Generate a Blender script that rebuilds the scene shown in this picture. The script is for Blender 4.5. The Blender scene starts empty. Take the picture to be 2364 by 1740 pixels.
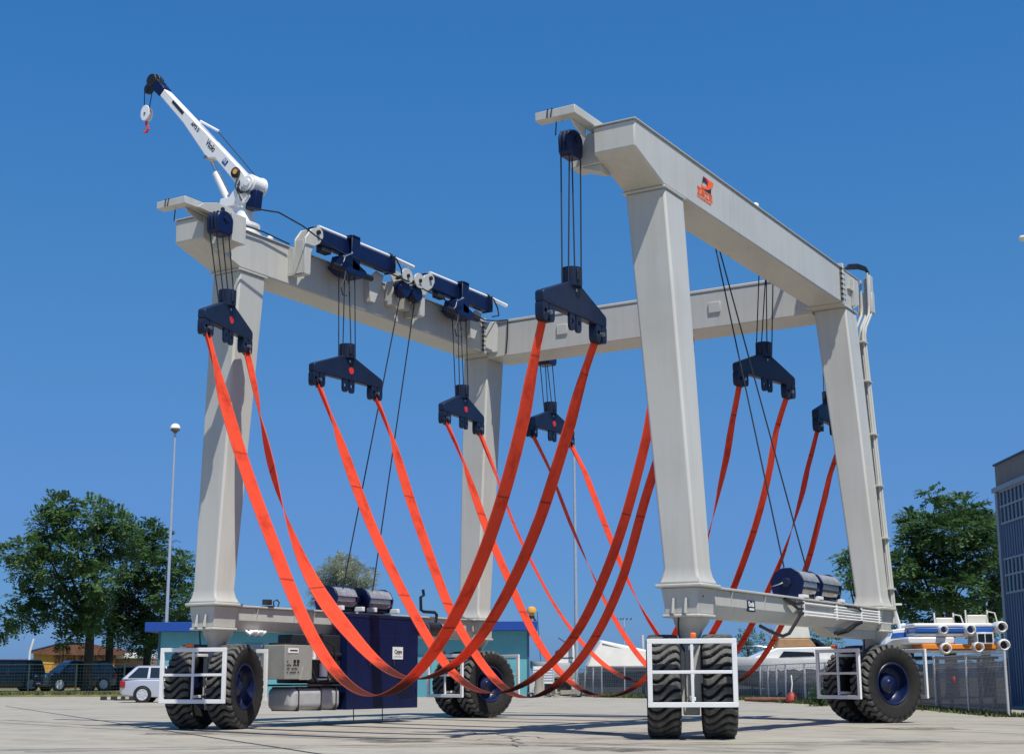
import bpy, bmesh, math, random
from mathutils import Vector, Matrix
from math import sin, cos, pi, radians, sqrt, atan2
random.seed(7)
SC = bpy.context.scene
COL = SC.collection

# ------------------------------------------------------------------ camera
YAW, PITCH, ROLL = radians(31.263249), radians(11.867846), radians(-0.197311)
CAM = Vector((16.482, -23.965, 1.0315))
FWD = Vector((-sin(YAW) * cos(PITCH), cos(YAW) * cos(PITCH), sin(PITCH)))
R0 = Vector((cos(YAW), sin(YAW), 0)); U0 = R0.cross(FWD)
RIGHT = cos(ROLL) * R0 + sin(ROLL) * U0
UP = -sin(ROLL) * R0 + cos(ROLL) * U0
FPX = 3314.07
cd = bpy.data.cameras.new('camera'); cam = bpy.data.objects.new('camera', cd); COL.objects.link(cam)
cd.sensor_fit = 'HORIZONTAL'; cd.sensor_width = 36; cd.lens = FPX / 2364 * 36
cd.clip_start = .1; cd.clip_end = 5000
M = Matrix((RIGHT, UP, -FWD)).transposed().to_4x4(); M.translation = CAM
cam.matrix_world = M
SC.camera = cam

# ------------------------------------------------------------------ sky, sun, exposure
SUNV = Vector((.42, -.26, 1)).normalized()
W = bpy.data.worlds.new('World'); SC.world = W; W.use_nodes = True
nt = W.node_tree; nt.nodes.clear()
sky = nt.nodes.new('ShaderNodeTexSky'); sky.sky_type = 'NISHITA'; sky.sun_disc = False
sky.sun_elevation = math.asin(SUNV.z); sky.sun_rotation = atan2(SUNV.x, SUNV.y)
sky.altitude = 0; sky.air_density = 1.0; sky.dust_density = 0.6; sky.ozone_density = 3.0
bg = nt.nodes.new('ShaderNodeBackground'); bg.inputs[1].default_value = .11
wo = nt.nodes.new('ShaderNodeOutputWorld')
# grade the sky to the deep clear blue of the day
m1 = nt.nodes.new('ShaderNodeVectorMath'); m1.operation = 'SCALE'; m1.inputs['Scale'].default_value = .11
cv_ = nt.nodes.new('ShaderNodeRGBCurve'); cm = cv_.mapping; cm.use_clip = False; cm.extend = 'EXTRAPOLATED'
m2 = nt.nodes.new('ShaderNodeVectorMath'); m2.operation = 'SCALE'; m2.inputs['Scale'].default_value = 1 / .11
SKYG = .80
for ch, pts in ((0, ((.127, .040), (.205, .075), (.36, .115), (.578, .15), (1, .5))), (1, ((.216, .185), (.337, .248), (.5, .285), (.645, .315), (1, .6))), (2, ((.392, .50), (.546, .57), (1, .8)))):
    c = cm.curves[ch]; c.points[0].location = (0, 0); c.points[1].location = (pts[-1][0], pts[-1][1] * SKYG)
    for x, y in pts[:-1]: c.points.new(x, y * SKYG)
cm.update()
nt.links.new(sky.outputs[0], m1.inputs[0]); nt.links.new(m1.outputs[0], cv_.inputs['Color']); nt.links.new(cv_.outputs[0], m2.inputs[0])
nt.links.new(m2.outputs[0], bg.inputs[0]); nt.links.new(bg.outputs[0], wo.inputs[0])
sl = bpy.data.lights.new('sun', 'SUN'); sl.energy = 4.4; sl.angle = radians(.53); sl.color = (1, .955, .88)
sun = bpy.data.objects.new('sun', sl); COL.objects.link(sun)
sun.rotation_euler = SUNV.to_track_quat('Z', 'Y').to_euler(); sun.location = (20, -20, 40)
vs = SC.view_settings; vs.view_transform = 'Standard'; vs.look = 'None'; vs.gamma = 1; vs.exposure = .3

# ------------------------------------------------------------------ materials
MATS = {}
def nodes(name):
    m = bpy.data.materials.new(name); m.use_nodes = True
    return m, m.node_tree, m.node_tree.nodes['Principled BSDF']
def pbr(name, col, rough=.5, metal=0, var=0., scale=3., bump=0., bscale=40., spec=.5, coat=0., stretch=None, col2=None, thresh=None):
    if name in MATS: return MATS[name]
    m, t, b = nodes(name); L = t.links.new
    b.inputs['Base Color'].default_value = (*col, 1); b.inputs['Roughness'].default_value = rough
    b.inputs['Metallic'].default_value = metal; b.inputs['Specular IOR Level'].default_value = spec
    b.inputs['Coat Weight'].default_value = coat
    tc = t.nodes.new('ShaderNodeTexCoord'); mp = t.nodes.new('ShaderNodeMapping')
    L(tc.outputs['Object'], mp.inputs[0])
    if stretch: mp.inputs['Scale'].default_value = stretch
    if var or col2:
        n = t.nodes.new('ShaderNodeTexNoise'); n.inputs['Scale'].default_value = scale; n.inputs['Detail'].default_value = 8; n.inputs['Roughness'].default_value = .62
        L(mp.outputs[0], n.inputs['Vector'])
        r = t.nodes.new('ShaderNodeValToRGB'); L(n.outputs['Fac'], r.inputs[0])
        lo, hi = thresh or (.3, .7)
        r.color_ramp.elements[0].position = lo; r.color_ramp.elements[1].position = hi
        c2 = col2 or tuple(c * (1 - var) for c in col)
        r.color_ramp.elements[0].color = (*c2, 1); r.color_ramp.elements[1].color = (*[min(1, c * (1 + var * .5)) for c in col], 1)
        L(r.outputs[0], b.inputs['Base Color'])
    if bump:
        n2 = t.nodes.new('ShaderNodeTexNoise'); n2.inputs['Scale'].default_value = bscale; n2.inputs['Detail'].default_value = 6
        L(mp.outputs[0], n2.inputs['Vector'])
        bp = t.nodes.new('ShaderNodeBump'); bp.inputs['Strength'].default_value = bump; bp.inputs['Distance'].default_value = .02
        L(n2.outputs['Fac'], bp.inputs['Height']); L(bp.outputs[0], b.inputs['Normal'])
    MATS[name] = m
    return m
def steel_paint():
    m, t, b = nodes('grey_white_paint'); L = t.links.new
    tc = t.nodes.new('ShaderNodeTexCoord')
    n = t.nodes.new('ShaderNodeTexNoise'); n.inputs['Scale'].default_value = .9; n.inputs['Detail'].default_value = 7; L(tc.outputs['Object'], n.inputs['Vector'])
    mp = t.nodes.new('ShaderNodeMapping'); mp.inputs['Scale'].default_value = (5, 5, .3); L(tc.outputs['Object'], mp.inputs[0])
    s = t.nodes.new('ShaderNodeTexNoise'); s.inputs['Scale'].default_value = 1.3; s.inputs['Detail'].default_value = 6; L(mp.outputs[0], s.inputs['Vector'])
    mx = t.nodes.new('ShaderNodeMath'); mx.operation = 'MULTIPLY'; L(n.outputs['Fac'], mx.inputs[0]); L(s.outputs['Fac'], mx.inputs[1])
    r = t.nodes.new('ShaderNodeValToRGB'); L(mx.outputs[0], r.inputs[0])
    r.color_ramp.elements[0].position = .10; r.color_ramp.elements[1].position = .29
    r.color_ramp.elements[0].color = (.455, .445, .395, 1); r.color_ramp.elements[1].color = (.50, .497, .45, 1)
    L(r.outputs[0], b.inputs['Base Color'])
    b.inputs['Roughness'].default_value = .36; b.inputs['Specular IOR Level'].default_value = .5
    n3 = t.nodes.new('ShaderNodeTexNoise'); n3.inputs['Scale'].default_value = 1.7; L(tc.outputs['Object'], n3.inputs['Vector'])
    bp = t.nodes.new('ShaderNodeBump'); bp.inputs['Strength'].default_value = .08; bp.inputs['Distance'].default_value = .05
    L(n3.outputs['Fac'], bp.inputs['Height']); L(bp.outputs[0], b.inputs['Normal'])
    return m
PAINT = steel_paint()
WHITE = pbr('white_paint', (.78, .78, .76), .4, var=.06, scale=2)
NAVY = pbr('navy_paint', (.005, .012, .058), .34, var=.3, scale=2.5, spec=.3)
NAVYD = pbr('navy_paint_dark', (.009, .018, .048), .42, var=.3, scale=3, spec=.3)
BLUERIM = pbr('blue_rim_paint', (.005, .014, .062), .35, var=.35, scale=5)
RUBBER = pbr('tyre_rubber', (.014, .0135, .013), .72, spec=.25, var=.35, scale=7, bump=.25, bscale=60)
def dusty(m):
    t = m.node_tree; b = t.nodes['Principled BSDF']; L = t.links.new; src = b.inputs['Base Color'].links[0].from_socket
    at = t.nodes.new('ShaderNodeAttribute'); at.attribute_name = 'lug'
    n = t.nodes.new('ShaderNodeTexNoise'); n.inputs['Scale'].default_value = 9; n.inputs['Detail'].default_value = 6
    mm = t.nodes.new('ShaderNodeMath'); mm.operation = 'MULTIPLY'; L(at.outputs['Fac'], mm.inputs[0]); L(n.outputs['Fac'], mm.inputs[1])
    mx = t.nodes.new('ShaderNodeMix'); mx.data_type = 'RGBA'; L(mm.outputs[0], mx.inputs['Factor']); L(src, mx.inputs['A']); mx.inputs['B'].default_value = (.18, .178, .165, 1)
    L(mx.outputs['Result'], b.inputs['Base Color'])
dusty(RUBBER)
BLACK = pbr('black_rubber', (.012, .012, .013), .5, var=.2)
STEEL = pbr('bare_steel', (.5, .5, .5), .35, 1, var=.3, scale=12)
CHROME = pbr('chrome', (.8, .8, .8), .12, 1)
DARKMETAL = pbr('dark_metal', (.06, .06, .06), .45, .6, var=.3, scale=9)
ROPE = pbr('wire_rope_steel', (.035, .035, .04), .5, .5)
PANELGREY = pbr('grey_box_paint', (.30, .30, .27), .45, var=.12, scale=4)
TANKGREY = pbr('tank_grey', (.40, .41, .41), .35, var=.15, scale=4)
ORANGE = pbr('orange_plastic', (.9, .16, .02), .4)
AMBER = pbr('amber_lens', (.75, .38, .06), .15, coat=.5)
RED = pbr('red_paint', (.65, .03, .03), .45)
LOGO_O = pbr('logo_orange', (.9, .13, .015), .5)
LOGO_R = pbr('logo_red', (.55, .01, .01), .5)
LOGO_K = pbr('logo_black', (.02, .015, .015), .5)
GLASS = pbr('dark_glass', (.015, .022, .03), .08, spec=.8)
def sling_mat():
    m, t, b = nodes('orange_webbing'); L = t.links.new
    at = t.nodes.new('ShaderNodeAttribute'); at.attribute_name = 'along'
    tc = t.nodes.new('ShaderNodeTexCoord')
    n = t.nodes.new('ShaderNodeTexNoise'); n.inputs['Scale'].default_value = 2.2; n.inputs['Detail'].default_value = 8; n.inputs['Roughness'].default_value = .7
    L(tc.outputs['Object'], n.inputs['Vector'])
    base = t.nodes.new('ShaderNodeValToRGB'); L(n.outputs['Fac'], base.inputs[0])
    base.color_ramp.elements[0].position = .28; base.color_ramp.elements[0].color = (.62, .05, .022, 1)
    base.color_ramp.elements[1].position = .5; base.color_ramp.elements[1].color = (.96, .115, .052, 1)
    # dirt round the middle of the sling, where hulls have rubbed it
    d = t.nodes.new('ShaderNodeMath'); d.operation = 'SUBTRACT'; L(at.outputs['Fac'], d.inputs[0]); d.inputs[1].default_value = .5
    a = t.nodes.new('ShaderNodeMath'); a.operation = 'ABSOLUTE'; L(d.outputs[0], a.inputs[0])
    nn = t.nodes.new('ShaderNodeMath'); nn.operation = 'MULTIPLY_ADD'; L(n.outputs['Fac'], nn.inputs[0]); nn.inputs[1].default_value = .05; L(a.outputs[0], nn.inputs[2])
    mr = t.nodes.new('ShaderNodeMapRange'); L(nn.outputs[0], mr.inputs[0]); mr.inputs[1].default_value = .072; mr.inputs[2].default_value = .094; mr.inputs[3].default_value = .93; mr.inputs[4].default_value = 0
    mx = t.nodes.new('ShaderNodeMix'); mx.data_type = 'RGBA'; L(mr.outputs[0], mx.inputs['Factor']); L(base.outputs[0], mx.inputs['A']); mx.inputs['B'].default_value = (.065, .026, .02, 1)
    # stitched seams
    w = t.nodes.new('ShaderNodeMath'); w.operation = 'MULTIPLY'; L(at.outputs['Fac'], w.inputs[0]); w.inputs[1].default_value = 6.3
    fr = t.nodes.new('ShaderNodeMath'); fr.operation = 'FRACT'; L(w.outputs[0], fr.inputs[0])
    lt = t.nodes.new('ShaderNodeMath'); lt.operation = 'LESS_THAN'; L(fr.outputs[0], lt.inputs[0]); lt.inputs[1].default_value = .014
    sc = t.nodes.new('ShaderNodeMath'); sc.operation = 'MULTIPLY'; L(lt.outputs[0], sc.inputs[0]); L(n.outputs['Fac'], sc.inputs[1])
    mx2 = t.nodes.new('ShaderNodeMix'); mx2.data_type = 'RGBA'; L(sc.outputs[0], mx2.inputs['Factor']); L(mx.outputs['Result'], mx2.inputs['A']); mx2.inputs['B'].default_value = (.12, .02, .02, 1)
    ax = t.nodes.new('ShaderNodeAttribute'); ax.attribute_name = 'across'
    aa = t.nodes.new('ShaderNodeMath'); aa.operation = 'ABSOLUTE'; L(ax.outputs['Fac'], aa.inputs[0])
    ed = t.nodes.new('ShaderNodeMath'); ed.operation = 'GREATER_THAN'; L(aa.outputs[0], ed.inputs[0]); ed.inputs[1].default_value = .88
    es = t.nodes.new('ShaderNodeMath'); es.operation = 'MULTIPLY'; L(ed.outputs[0], es.inputs[0]); es.inputs[1].default_value = .45
    mx3 = t.nodes.new('ShaderNodeMix'); mx3.data_type = 'RGBA'; L(es.outputs[0], mx3.inputs['Factor']); L(mx2.outputs['Result'], mx3.inputs['A']); mx3.inputs['B'].default_value = (.85, .22, .15, 1)
    cb = t.nodes.new('ShaderNodeCombineXYZ'); L(ax.outputs['Fac'], cb.inputs[0]); sa = t.nodes.new('ShaderNodeMath'); sa.operation = 'MULTIPLY'; L(at.outputs['Fac'], sa.inputs[0]); sa.inputs[1].default_value = 5; L(sa.outputs[0], cb.inputs[1])
    rn = t.nodes.new('ShaderNodeTexNoise'); rn.inputs['Scale'].default_value = 4; rn.inputs['Detail'].default_value = 8; rn.inputs['Roughness'].default_value = .8; L(cb.outputs[0], rn.inputs['Vector'])
    rr = t.nodes.new('ShaderNodeMapRange'); L(rn.outputs['Fac'], rr.inputs[0]); rr.inputs[1].default_value = .35; rr.inputs[2].default_value = .65; rr.inputs[3].default_value = .86; rr.inputs[4].default_value = 1.06
    mx2 = t.nodes.new('ShaderNodeVectorMath'); mx2.operation = 'SCALE'; L(mx3.outputs['Result'], mx2.inputs[0]); L(rr.outputs[0], mx2.inputs['Scale'])
    L(mx2.outputs[0], b.inputs['Base Color']); b.inputs['Roughness'].default_value = .85; b.inputs['Specular IOR Level'].default_value = .15
    tr = t.nodes.new('ShaderNodeBsdfTranslucent'); tm = t.nodes.new('ShaderNodeMix'); tm.data_type = 'RGBA'; tm.blend_type = 'MULTIPLY'; tm.inputs['Factor'].default_value = 1; L(mx2.outputs[0], tm.inputs['A']); tm.inputs['B'].default_value = (1, .4, .35, 1); L(tm.outputs['Result'], tr.inputs[0])
    ms = t.nodes.new('ShaderNodeMixShader'); ms.inputs[0].default_value = .4
    out = t.nodes['Material Output']; L(b.outputs[0], ms.inputs[1]); L(tr.outputs[0], ms.inputs[2]); L(ms.outputs[0], out.inputs[0])
    return m
SLING = sling_mat()

# ------------------------------------------------------------------ helpers
class MB:
    def __init__(s): s.v = []; s.f = []
    def add(s, v, f):
        o = len(s.v); s.v += [Vector(p) for p in v]; s.f += [[i + o for i in q] for q in f]; return s
    def box(s, c, d, rot=None):
        x, y, z = [k / 2 for k in d]
        P = [Vector(p) for p in ((-x, -y, -z), (x, -y, -z), (x, y, -z), (-x, y, -z), (-x, -y, z), (x, -y, z), (x, y, z), (-x, y, z))]
        if rot is not None: P = [rot @ p for p in P]
        c = Vector(c)
        return s.add([p + c for p in P], [(0, 3, 2, 1), (4, 5, 6, 7), (0, 1, 5, 4), (1, 2, 6, 5), (2, 3, 7, 6), (3, 0, 4, 7)])
    def bb(s, x0, x1, y0, y1, z0, z1): return s.box(((x0 + x1) / 2, (y0 + y1) / 2, (z0 + z1) / 2), (x1 - x0, y1 - y0, z1 - z0))
    def loft(s, rings, cap=True):
        n = len(rings[0]); v = [p for r in rings for p in r]; f = []
        for k in range(len(rings) - 1):
            for i in range(n):
                j = (i + 1) % n; f.append((k * n + i, k * n + j, (k + 1) * n + j, (k + 1) * n + i))
        if cap: f += [tuple(range(n - 1, -1, -1)), tuple(range((len(rings) - 1) * n, len(rings) * n))]
        return s.add(v, f)
    def rects(s, secs): return s.loft([[(x0, y0, z), (x1, y0, z), (x1, y1, z), (x0, y1, z)] for z, x0, x1, y0, y1 in secs])
    def prism(s, prof, axis, a, b):
        def P(u, w, k): return {'x': (k, u, w), 'y': (u, k, w), 'z': (u, w, k)}[axis]
        return s.loft([[P(u, w, a) for u, w in prof], [P(u, w, b) for u, w in prof]])
    def tube(s, pts, r, n=8, cap=True):
        pts = [Vector(p) for p in pts]; rings = []
        rr = r if isinstance(r, (list, tuple)) else [r] * len(pts)
        t0 = (pts[1] - pts[0]).normalized()
        ref = Vector((0, 0, 1)) if abs(t0.z) < .9 else Vector((1, 0, 0))
        nrm = t0.cross(ref).normalized()
        for i, p in enumerate(pts):
            t = (pts[min(i + 1, len(pts) - 1)] - pts[max(i - 1, 0)]).normalized()
            nrm = (nrm - t * nrm.dot(t)).normalized(); bn = t.cross(nrm)
            rings.append([p + (nrm * cos(2 * pi * k / n) + bn * sin(2 * pi * k / n)) * rr[i] for k in range(n)])
        return s.loft(rings, cap)
    def cyl(s, a, b, r, r2=None, n=16): return s.tube([a, b], [r, r if r2 is None else r2], n)
    def lathe(s, prof, n=32, axis='z', c=(0, 0, 0)):
        c = Vector(c); rings = []
        for r, h in prof:
            ring = []
            for k in range(n):
                a = 2 * pi * k / n; u, w = r * cos(a), r * sin(a)
                ring.append(c + Vector({'z': (u, w, h), 'x': (h, u, w), 'y': (w, h, u)}[axis]))
            rings.append(ring)
        return s.loft(rings)
    def ringplate(s, c, w, h, hole, th, axis='x', n=16):
        # a lug: plate with rounded bottom and a hole
        c = Vector(c); rings = []
        for off in (-th / 2, th / 2):
            out, inn = [], []
            for k in range(n):
                a = 2 * pi * k / n + pi / n
                ca, sa = cos(a), sin(a); q = 1 / max(abs(ca), abs(sa), .78)
                if sa < 0: q = 1 / max(abs(ca), abs(sa), .88)
                for lst, ru, rw in ((out, w / 2 * q, h / 2 * q), (inn, hole, hole)):
                    u, z = ca * ru, sa * rw
                    lst.append(c + Vector((off, u, z) if axis == 'x' else (u, off, z)))
            rings.append((out, inn))
        v = rings[0][0] + rings[0][1] + rings[1][0] + rings[1][1]; f = []
        for i in range(n):
            j = (i + 1) % n
            f += [(i, j, n + j, n + i), (2 * n + i, 3 * n + i, 3 * n + j, 2 * n + j), (i, 2 * n + i, 2 * n + j, j), (n + i, n + j, 3 * n + j, 3 * n + i)]
        return s.add(v, f)
    def ball(s, c, r, n=12, m=8, sq=(1, 1, 1)):
        c = Vector(c)
        rings = [[c + Vector((r * sq[0] * sin(pi * k / m) * cos(2 * pi * i / n), r * sq[1] * sin(pi * k / m) * sin(2 * pi * i / n), r * sq[2] * cos(pi * k / m))) for i in range(n)] for k in range(1, m)]
        return s.loft(rings)
    def xf(s, mat):
        s.v = [mat @ p for p in s.v]; return s
    def build(s, name, mat, parent=None, bevel=0, smooth=35, recalc=True, seg=2):
        me = bpy.data.meshes.new(name); me.from_pydata([tuple(p) for p in s.v], [], s.f)
        if recalc:
            bm = bmesh.new(); bm.from_mesh(me); bmesh.ops.recalc_face_normals(bm, faces=bm.faces); bm.to_mesh(me); bm.free()
        me.materials.append(mat)
        if smooth:
            me.polygons.foreach_set('use_smooth', [True] * len(me.polygons)); me.set_sharp_from_angle(angle=radians(smooth))
        o = bpy.data.objects.new(name, me); COL.objects.link(o)
        if parent is not None: o.parent = parent
        if bevel:
            b = o.modifiers.new('bevel', 'BEVEL'); b.width = bevel; b.segments = seg; b.limit_method = 'ANGLE'; b.angle_limit = radians(40)
        return o
def thing(name, label, cat, loc=(0, 0, 0), rz=0, group=None):
    o = bpy.data.objects.new(name, None); COL.objects.link(o); o.location = loc; o.rotation_euler = (0, 0, rz)
    o.empty_display_size = .3
    o['label'] = label; o['category'] = cat
    if group: o['group'] = group
    return o
def tag(o, label, cat, group=None):
    o['label'] = label; o['category'] = cat
    if group: o['group'] = group
    return o
def structure(o): o['kind'] = 'structure'; return o
def text(name, body, size, mat, parent, mtx, align='CENTER', ext=.002, bold=0, sx=1.):
    cu = bpy.data.curves.new(name, 'FONT'); cu.body = body; cu.size = size; cu.align_x = align; cu.align_y = 'CENTER'; cu.extrude = ext; cu.offset = bold
    tmp = bpy.data.objects.new('tmp', cu); COL.objects.link(tmp)
    bpy.context.view_layer.update()
    me = bpy.data.meshes.new_from_object(tmp.evaluated_get(bpy.context.evaluated_depsgraph_get()))
    bpy.data.objects.remove(tmp); bpy.data.curves.remove(cu)
    me.name = name; me.transform(Matrix.Diagonal((sx, 1, 1, 1))); me.transform(mtx); me.materials.clear(); me.materials.append(mat)
    o = bpy.data.objects.new(name, me); COL.objects.link(o); o.parent = parent
    return o
def frame(o, ux, uy):
    ux = Vector(ux).normalized(); uy = Vector(uy).normalized(); n = ux.cross(uy)
    m = Matrix((ux, uy, n)).transposed().to_4x4(); m.translation = Vector(o); return m
FACE_X = lambda o: frame(o, (0, 1, 0), (0, 0, 1))      # lettering read on a +X face
def place(dx, dy, dist):
    """point at image position (2244-px wide picture) and distance"""
    v = FWD + (dx * 1.05348 - 1182) / FPX * RIGHT - (dy * 1.05327 - 870) / FPX * UP
    return CAM + v * dist
def gpt(dx, dist):
    p = place(dx, 1487, dist); return Vector((p.x, p.y, 0))

# ------------------------------------------------------------------ ground
def ground_mat():
    m, t, b = nodes('worn_concrete'); L = t.links.new
    tc = t.nodes.new('ShaderNodeTexCoord')
    def noise(sc, det=8, ro=.6, st=None):
        n = t.nodes.new('ShaderNodeTexNoise'); n.inputs['Scale'].default_value = sc; n.inputs['Detail'].default_value = det; n.inputs['Roughness'].default_value = ro
        if st:
            mp = t.nodes.new('ShaderNodeMapping'); mp.inputs['Scale'].default_value = st; mp.inputs['Rotation'].default_value = (0, 0, radians(-34)); L(tc.outputs['Object'], mp.inputs[0]); L(mp.outputs[0], n.inputs['Vector'])
        else: L(tc.outputs['Object'], n.inputs['Vector'])
        return n
    big = noise(.13); mid = noise(1.1, 9, .68); streak = noise(.5, 7, .6, (.35, 2.2, 1)); fine = noise(45, 4)
    r1 = t.nodes.new('ShaderNodeValToRGB'); L(big.outputs['Fac'], r1.inputs[0])
    r1.color_ramp.elements[0].position = .35; r1.color_ramp.elements[0].color = (.30, .283, .235, 1)
    r1.color_ramp.elements[1].position = .65; r1.color_ramp.elements[1].color = (.35, .314, .245, 1)
    def mixc(a, fac, colr, lo, hi, amt):
        mr = t.nodes.new('ShaderNodeMapRange'); L(fac.outputs['Fac'], mr.inputs[0]); mr.inputs[1].default_value = lo; mr.inputs[2].default_value = hi; mr.inputs[3].default_value = 0; mr.inputs[4].default_value = amt
        mx = t.nodes.new('ShaderNodeMix'); mx.data_type = 'RGBA'; L(mr.outputs[0], mx.inputs['Factor']); L(a, mx.inputs['A']); mx.inputs['B'].default_value = (*colr, 1)
        return mx.outputs['Result']
    c = mixc(r1.outputs[0], mid, (.19, .172, .142), .47, .74, .75)
    c = mixc(c, streak, (.38, .36, .31), .48, .72, .8)
    c = mixc(c, noise(.33, 9, .72), (.145, .132, .115), .54, .70, .7)
    c = mixc(c, fine, (.14, .13, .11), .55, .8, .35)
    L(c, b.inputs['Base Color']); b.inputs['Roughness'].default_value = .8; b.inputs['Specular IOR Level'].default_value = .3
    bp = t.nodes.new('ShaderNodeBump'); bp.inputs['Strength'].default_value = .25; bp.inputs['Distance'].default_value = .02
    L(mid.outputs['Fac'], bp.inputs['Height']); L(bp.outputs[0], b.inputs['Normal'])
    return m
g = MB(); g.add([(-1500, -300, 0), (1500, -300, 0), (1500, 2500, 0), (-1500, 2500, 0)], [(0, 1, 2, 3)])
structure(g.build('ground', ground_mat(), smooth=0))
JOINT = pbr('joint_tar', (.035, .035, .04), .7, var=.4, scale=6)
def strip_line(name, pts, w, mat, z=.004):
    mb = MB(); P = [Vector(p) for p in pts]; v = []; f = []
    for i, p in enumerate(P):
        t = (P[min(i + 1, len(P) - 1)] - P[max(0, i - 1)]).normalized(); n = Vector((-t.y, t.x))
        ww = w[i] if isinstance(w, list) else w
        v += [(p.x + n.x * ww / 2, p.y + n.y * ww / 2, z), (p.x - n.x * ww / 2, p.y - n.y * ww / 2, z)]
        if i: f.append((2 * i - 2, 2 * i - 1, 2 * i + 1, 2 * i))
    mb.add(v, f); return structure(mb.build(name, mat, smooth=0))
def wob(a, b, n, amp):
    a, b = Vector(a), Vector(b); return [a.lerp(b, i / n) + Vector((random.uniform(-amp, amp), random.uniform(-amp, amp))) for i in range(n + 1)]
strip_line('ground_joint', wob((-33.16, 17.28), (8, -10.66), 40, .015), .075, JOINT)
strip_line('ground_joint', wob((-2, 11.2), (24, -3.1), 40, .015), .05, JOINT)
for a, b, n, amp, w in (((0.5, .6), (3.4, -1.2), 14, .09, .05), ((2.2, -.6), (4.6, -4.2), 16, .12, .05), ((1.2, .2), (4.6, .9), 12, .1, .04), ((2.7, -1.6), (2.0, -4.4), 12, .1, .03), ((6.2, -4.6), (9.8, -5.6), 14, .06, .02), ((-2.0, -5.2), (1.4, -5.4), 10, .05, .02)):
    strip_line('ground_crack', wob(a, b, n, amp), [w * random.uniform(.3, 1.2) for _ in range(n + 1)], JOINT, .0045)

def stain_mat(name, col, lo, hi, amt):
    m, t, b = nodes(name); L = t.links.new; b.inputs['Base Color'].default_value = (*col, 1); b.inputs['Roughness'].default_value = .7
    tc = t.nodes.new('ShaderNodeTexCoord'); n = t.nodes.new('ShaderNodeTexNoise'); n.inputs['Scale'].default_value = 1.7; n.inputs['Detail'].default_value = 9; n.inputs['Roughness'].default_value = .75; L(tc.outputs['Object'], n.inputs['Vector'])
    mr = t.nodes.new('ShaderNodeMapRange'); L(n.outputs['Fac'], mr.inputs[0]); mr.inputs[1].default_value = lo; mr.inputs[2].default_value = hi; mr.inputs[3].default_value = 0; mr.inputs[4].default_value = amt
    tr = t.nodes.new('ShaderNodeBsdfTransparent'); ms = t.nodes.new('ShaderNodeMixShader'); L(mr.outputs[0], ms.inputs[0]); L(tr.outputs[0], ms.inputs[1]); L(b.outputs[0], ms.inputs[2]); L(ms.outputs[0], t.nodes['Material Output'].inputs[0]); return m
MARK = stain_mat('tyre_mark_rubber', (.06, .055, .05), .35, .7, .45); OIL = stain_mat('oil_stain', (.05, .045, .04), .38, .62, .6)
def curve(a, b, c, n=30):
    a, b, c = Vector(a), Vector(b), Vector(c); return [a * (1 - t) ** 2 + b * 2 * t * (1 - t) + c * t * t for t in [i / n for i in range(n + 1)]]
for off in (0, .95):
    strip_line('tyre_mark', curve((-2 + off, -9), (3.5 + off, -2.5), (16, 3.5 - off)), .42, MARK, .006)
    strip_line('tyre_mark', curve((-16, 2 + off), (-3, -3.5 + off), (9, -4.2 + off)), .38, MARK, .0075)
rs = random.Random(3)
for cx_, cy_, rr_ in ((1.5, -3.2, .9), (6.4, -4.4, .7), (-4.2, -2.6, .8), (9.2, .2, .8), (-9, 4, 1.0), (3.4, 1.6, .7), (11.2, -5.2, .6), (-5.3, 3.1, .6), (7.8, 6.5, .9)):
    pts = [(cx_ + rr_ * rs.uniform(.6, 1.1) * cos(2 * pi * k / 18) * 1.2, cy_ + rr_ * rs.uniform(.6, 1.1) * sin(2 * pi * k / 18), .0085) for k in range(18)]
    structure(MB().add(pts, [tuple(range(18))]).build('oil_stain', OIL, smooth=0))
# ------------------------------------------------------------------ the boat hoist
H = thing('boat_hoist', 'huge pale grey four legged travelling boat hoist on twin tyres', 'boat hoist')
ZB, ZT = 10.07, 10.97
for s in (-1, 1):
    x0, x1 = sorted((s * 4.81, s * 5.66))
    mb = MB()
    mb.prism([(-1.83, ZT), (-1.83, 10.45), (-.63, ZB), (9.50, ZB), (9.50, ZT)], 'x', x0, x1)
    ub = mb.build('upper_beam', PAINT, H, .035, seg=3)
    MB().bb(x0 - .03, x1 + .03, -1.86, 9.50, ZT + .002, ZT + .024).build('top_plate', PAINT, ub, .006)
    cb = MB()
    cb.prism([(9.60, ZB - .03), (10.25, ZB - .03), (10.93, ZB + .25), (10.93, ZT), (9.60, ZT)], 'x', x0 - .005, x1 + .005)
    cb.bb(x0 - .025, x1 + .025, 9.60, 10.95, ZT + .002, ZT + .022)
    cn = cb.build('corner_joint', PAINT, H, .03)
    fl = MB(); fl.bb(x0 - .07, x1 + .07, 9.505, 9.545, ZB - .05, ZT + .1); fl.bb(x0 - .07, x1 + .07, 9.56, 9.598, ZB - .05, ZT + .1)
    fo = fl.build('bolt_flange', PAINT, H, .008)
    bo = MB()
    for k in range(7):
        for xx in (x0 - .045, x1 + .045): bo.cyl((xx, 9.45, ZB + .08 + k * .13), (xx, 9.65, ZB + .08 + k * .13), .028, n=8)
    bo.build('bolts', DARKMETAL, fo)
    # two upright gussets on the corner face
    gs = MB()
    gs.prism([(9.98, 10.52), (10.30, 10.52), (10.30, 10.56), (9.98, 10.56)], 'x', *sorted((s * 5.665, s * 5.73)))
    gs.prism([(10.28, 10.15), (10.36, 10.15), (10.36, 10.86), (10.28, 10.86)], 'x', *sorted((s * 5.665, s * 5.75)))
    gs.build('gusset', PAINT, cn, .01)
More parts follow.
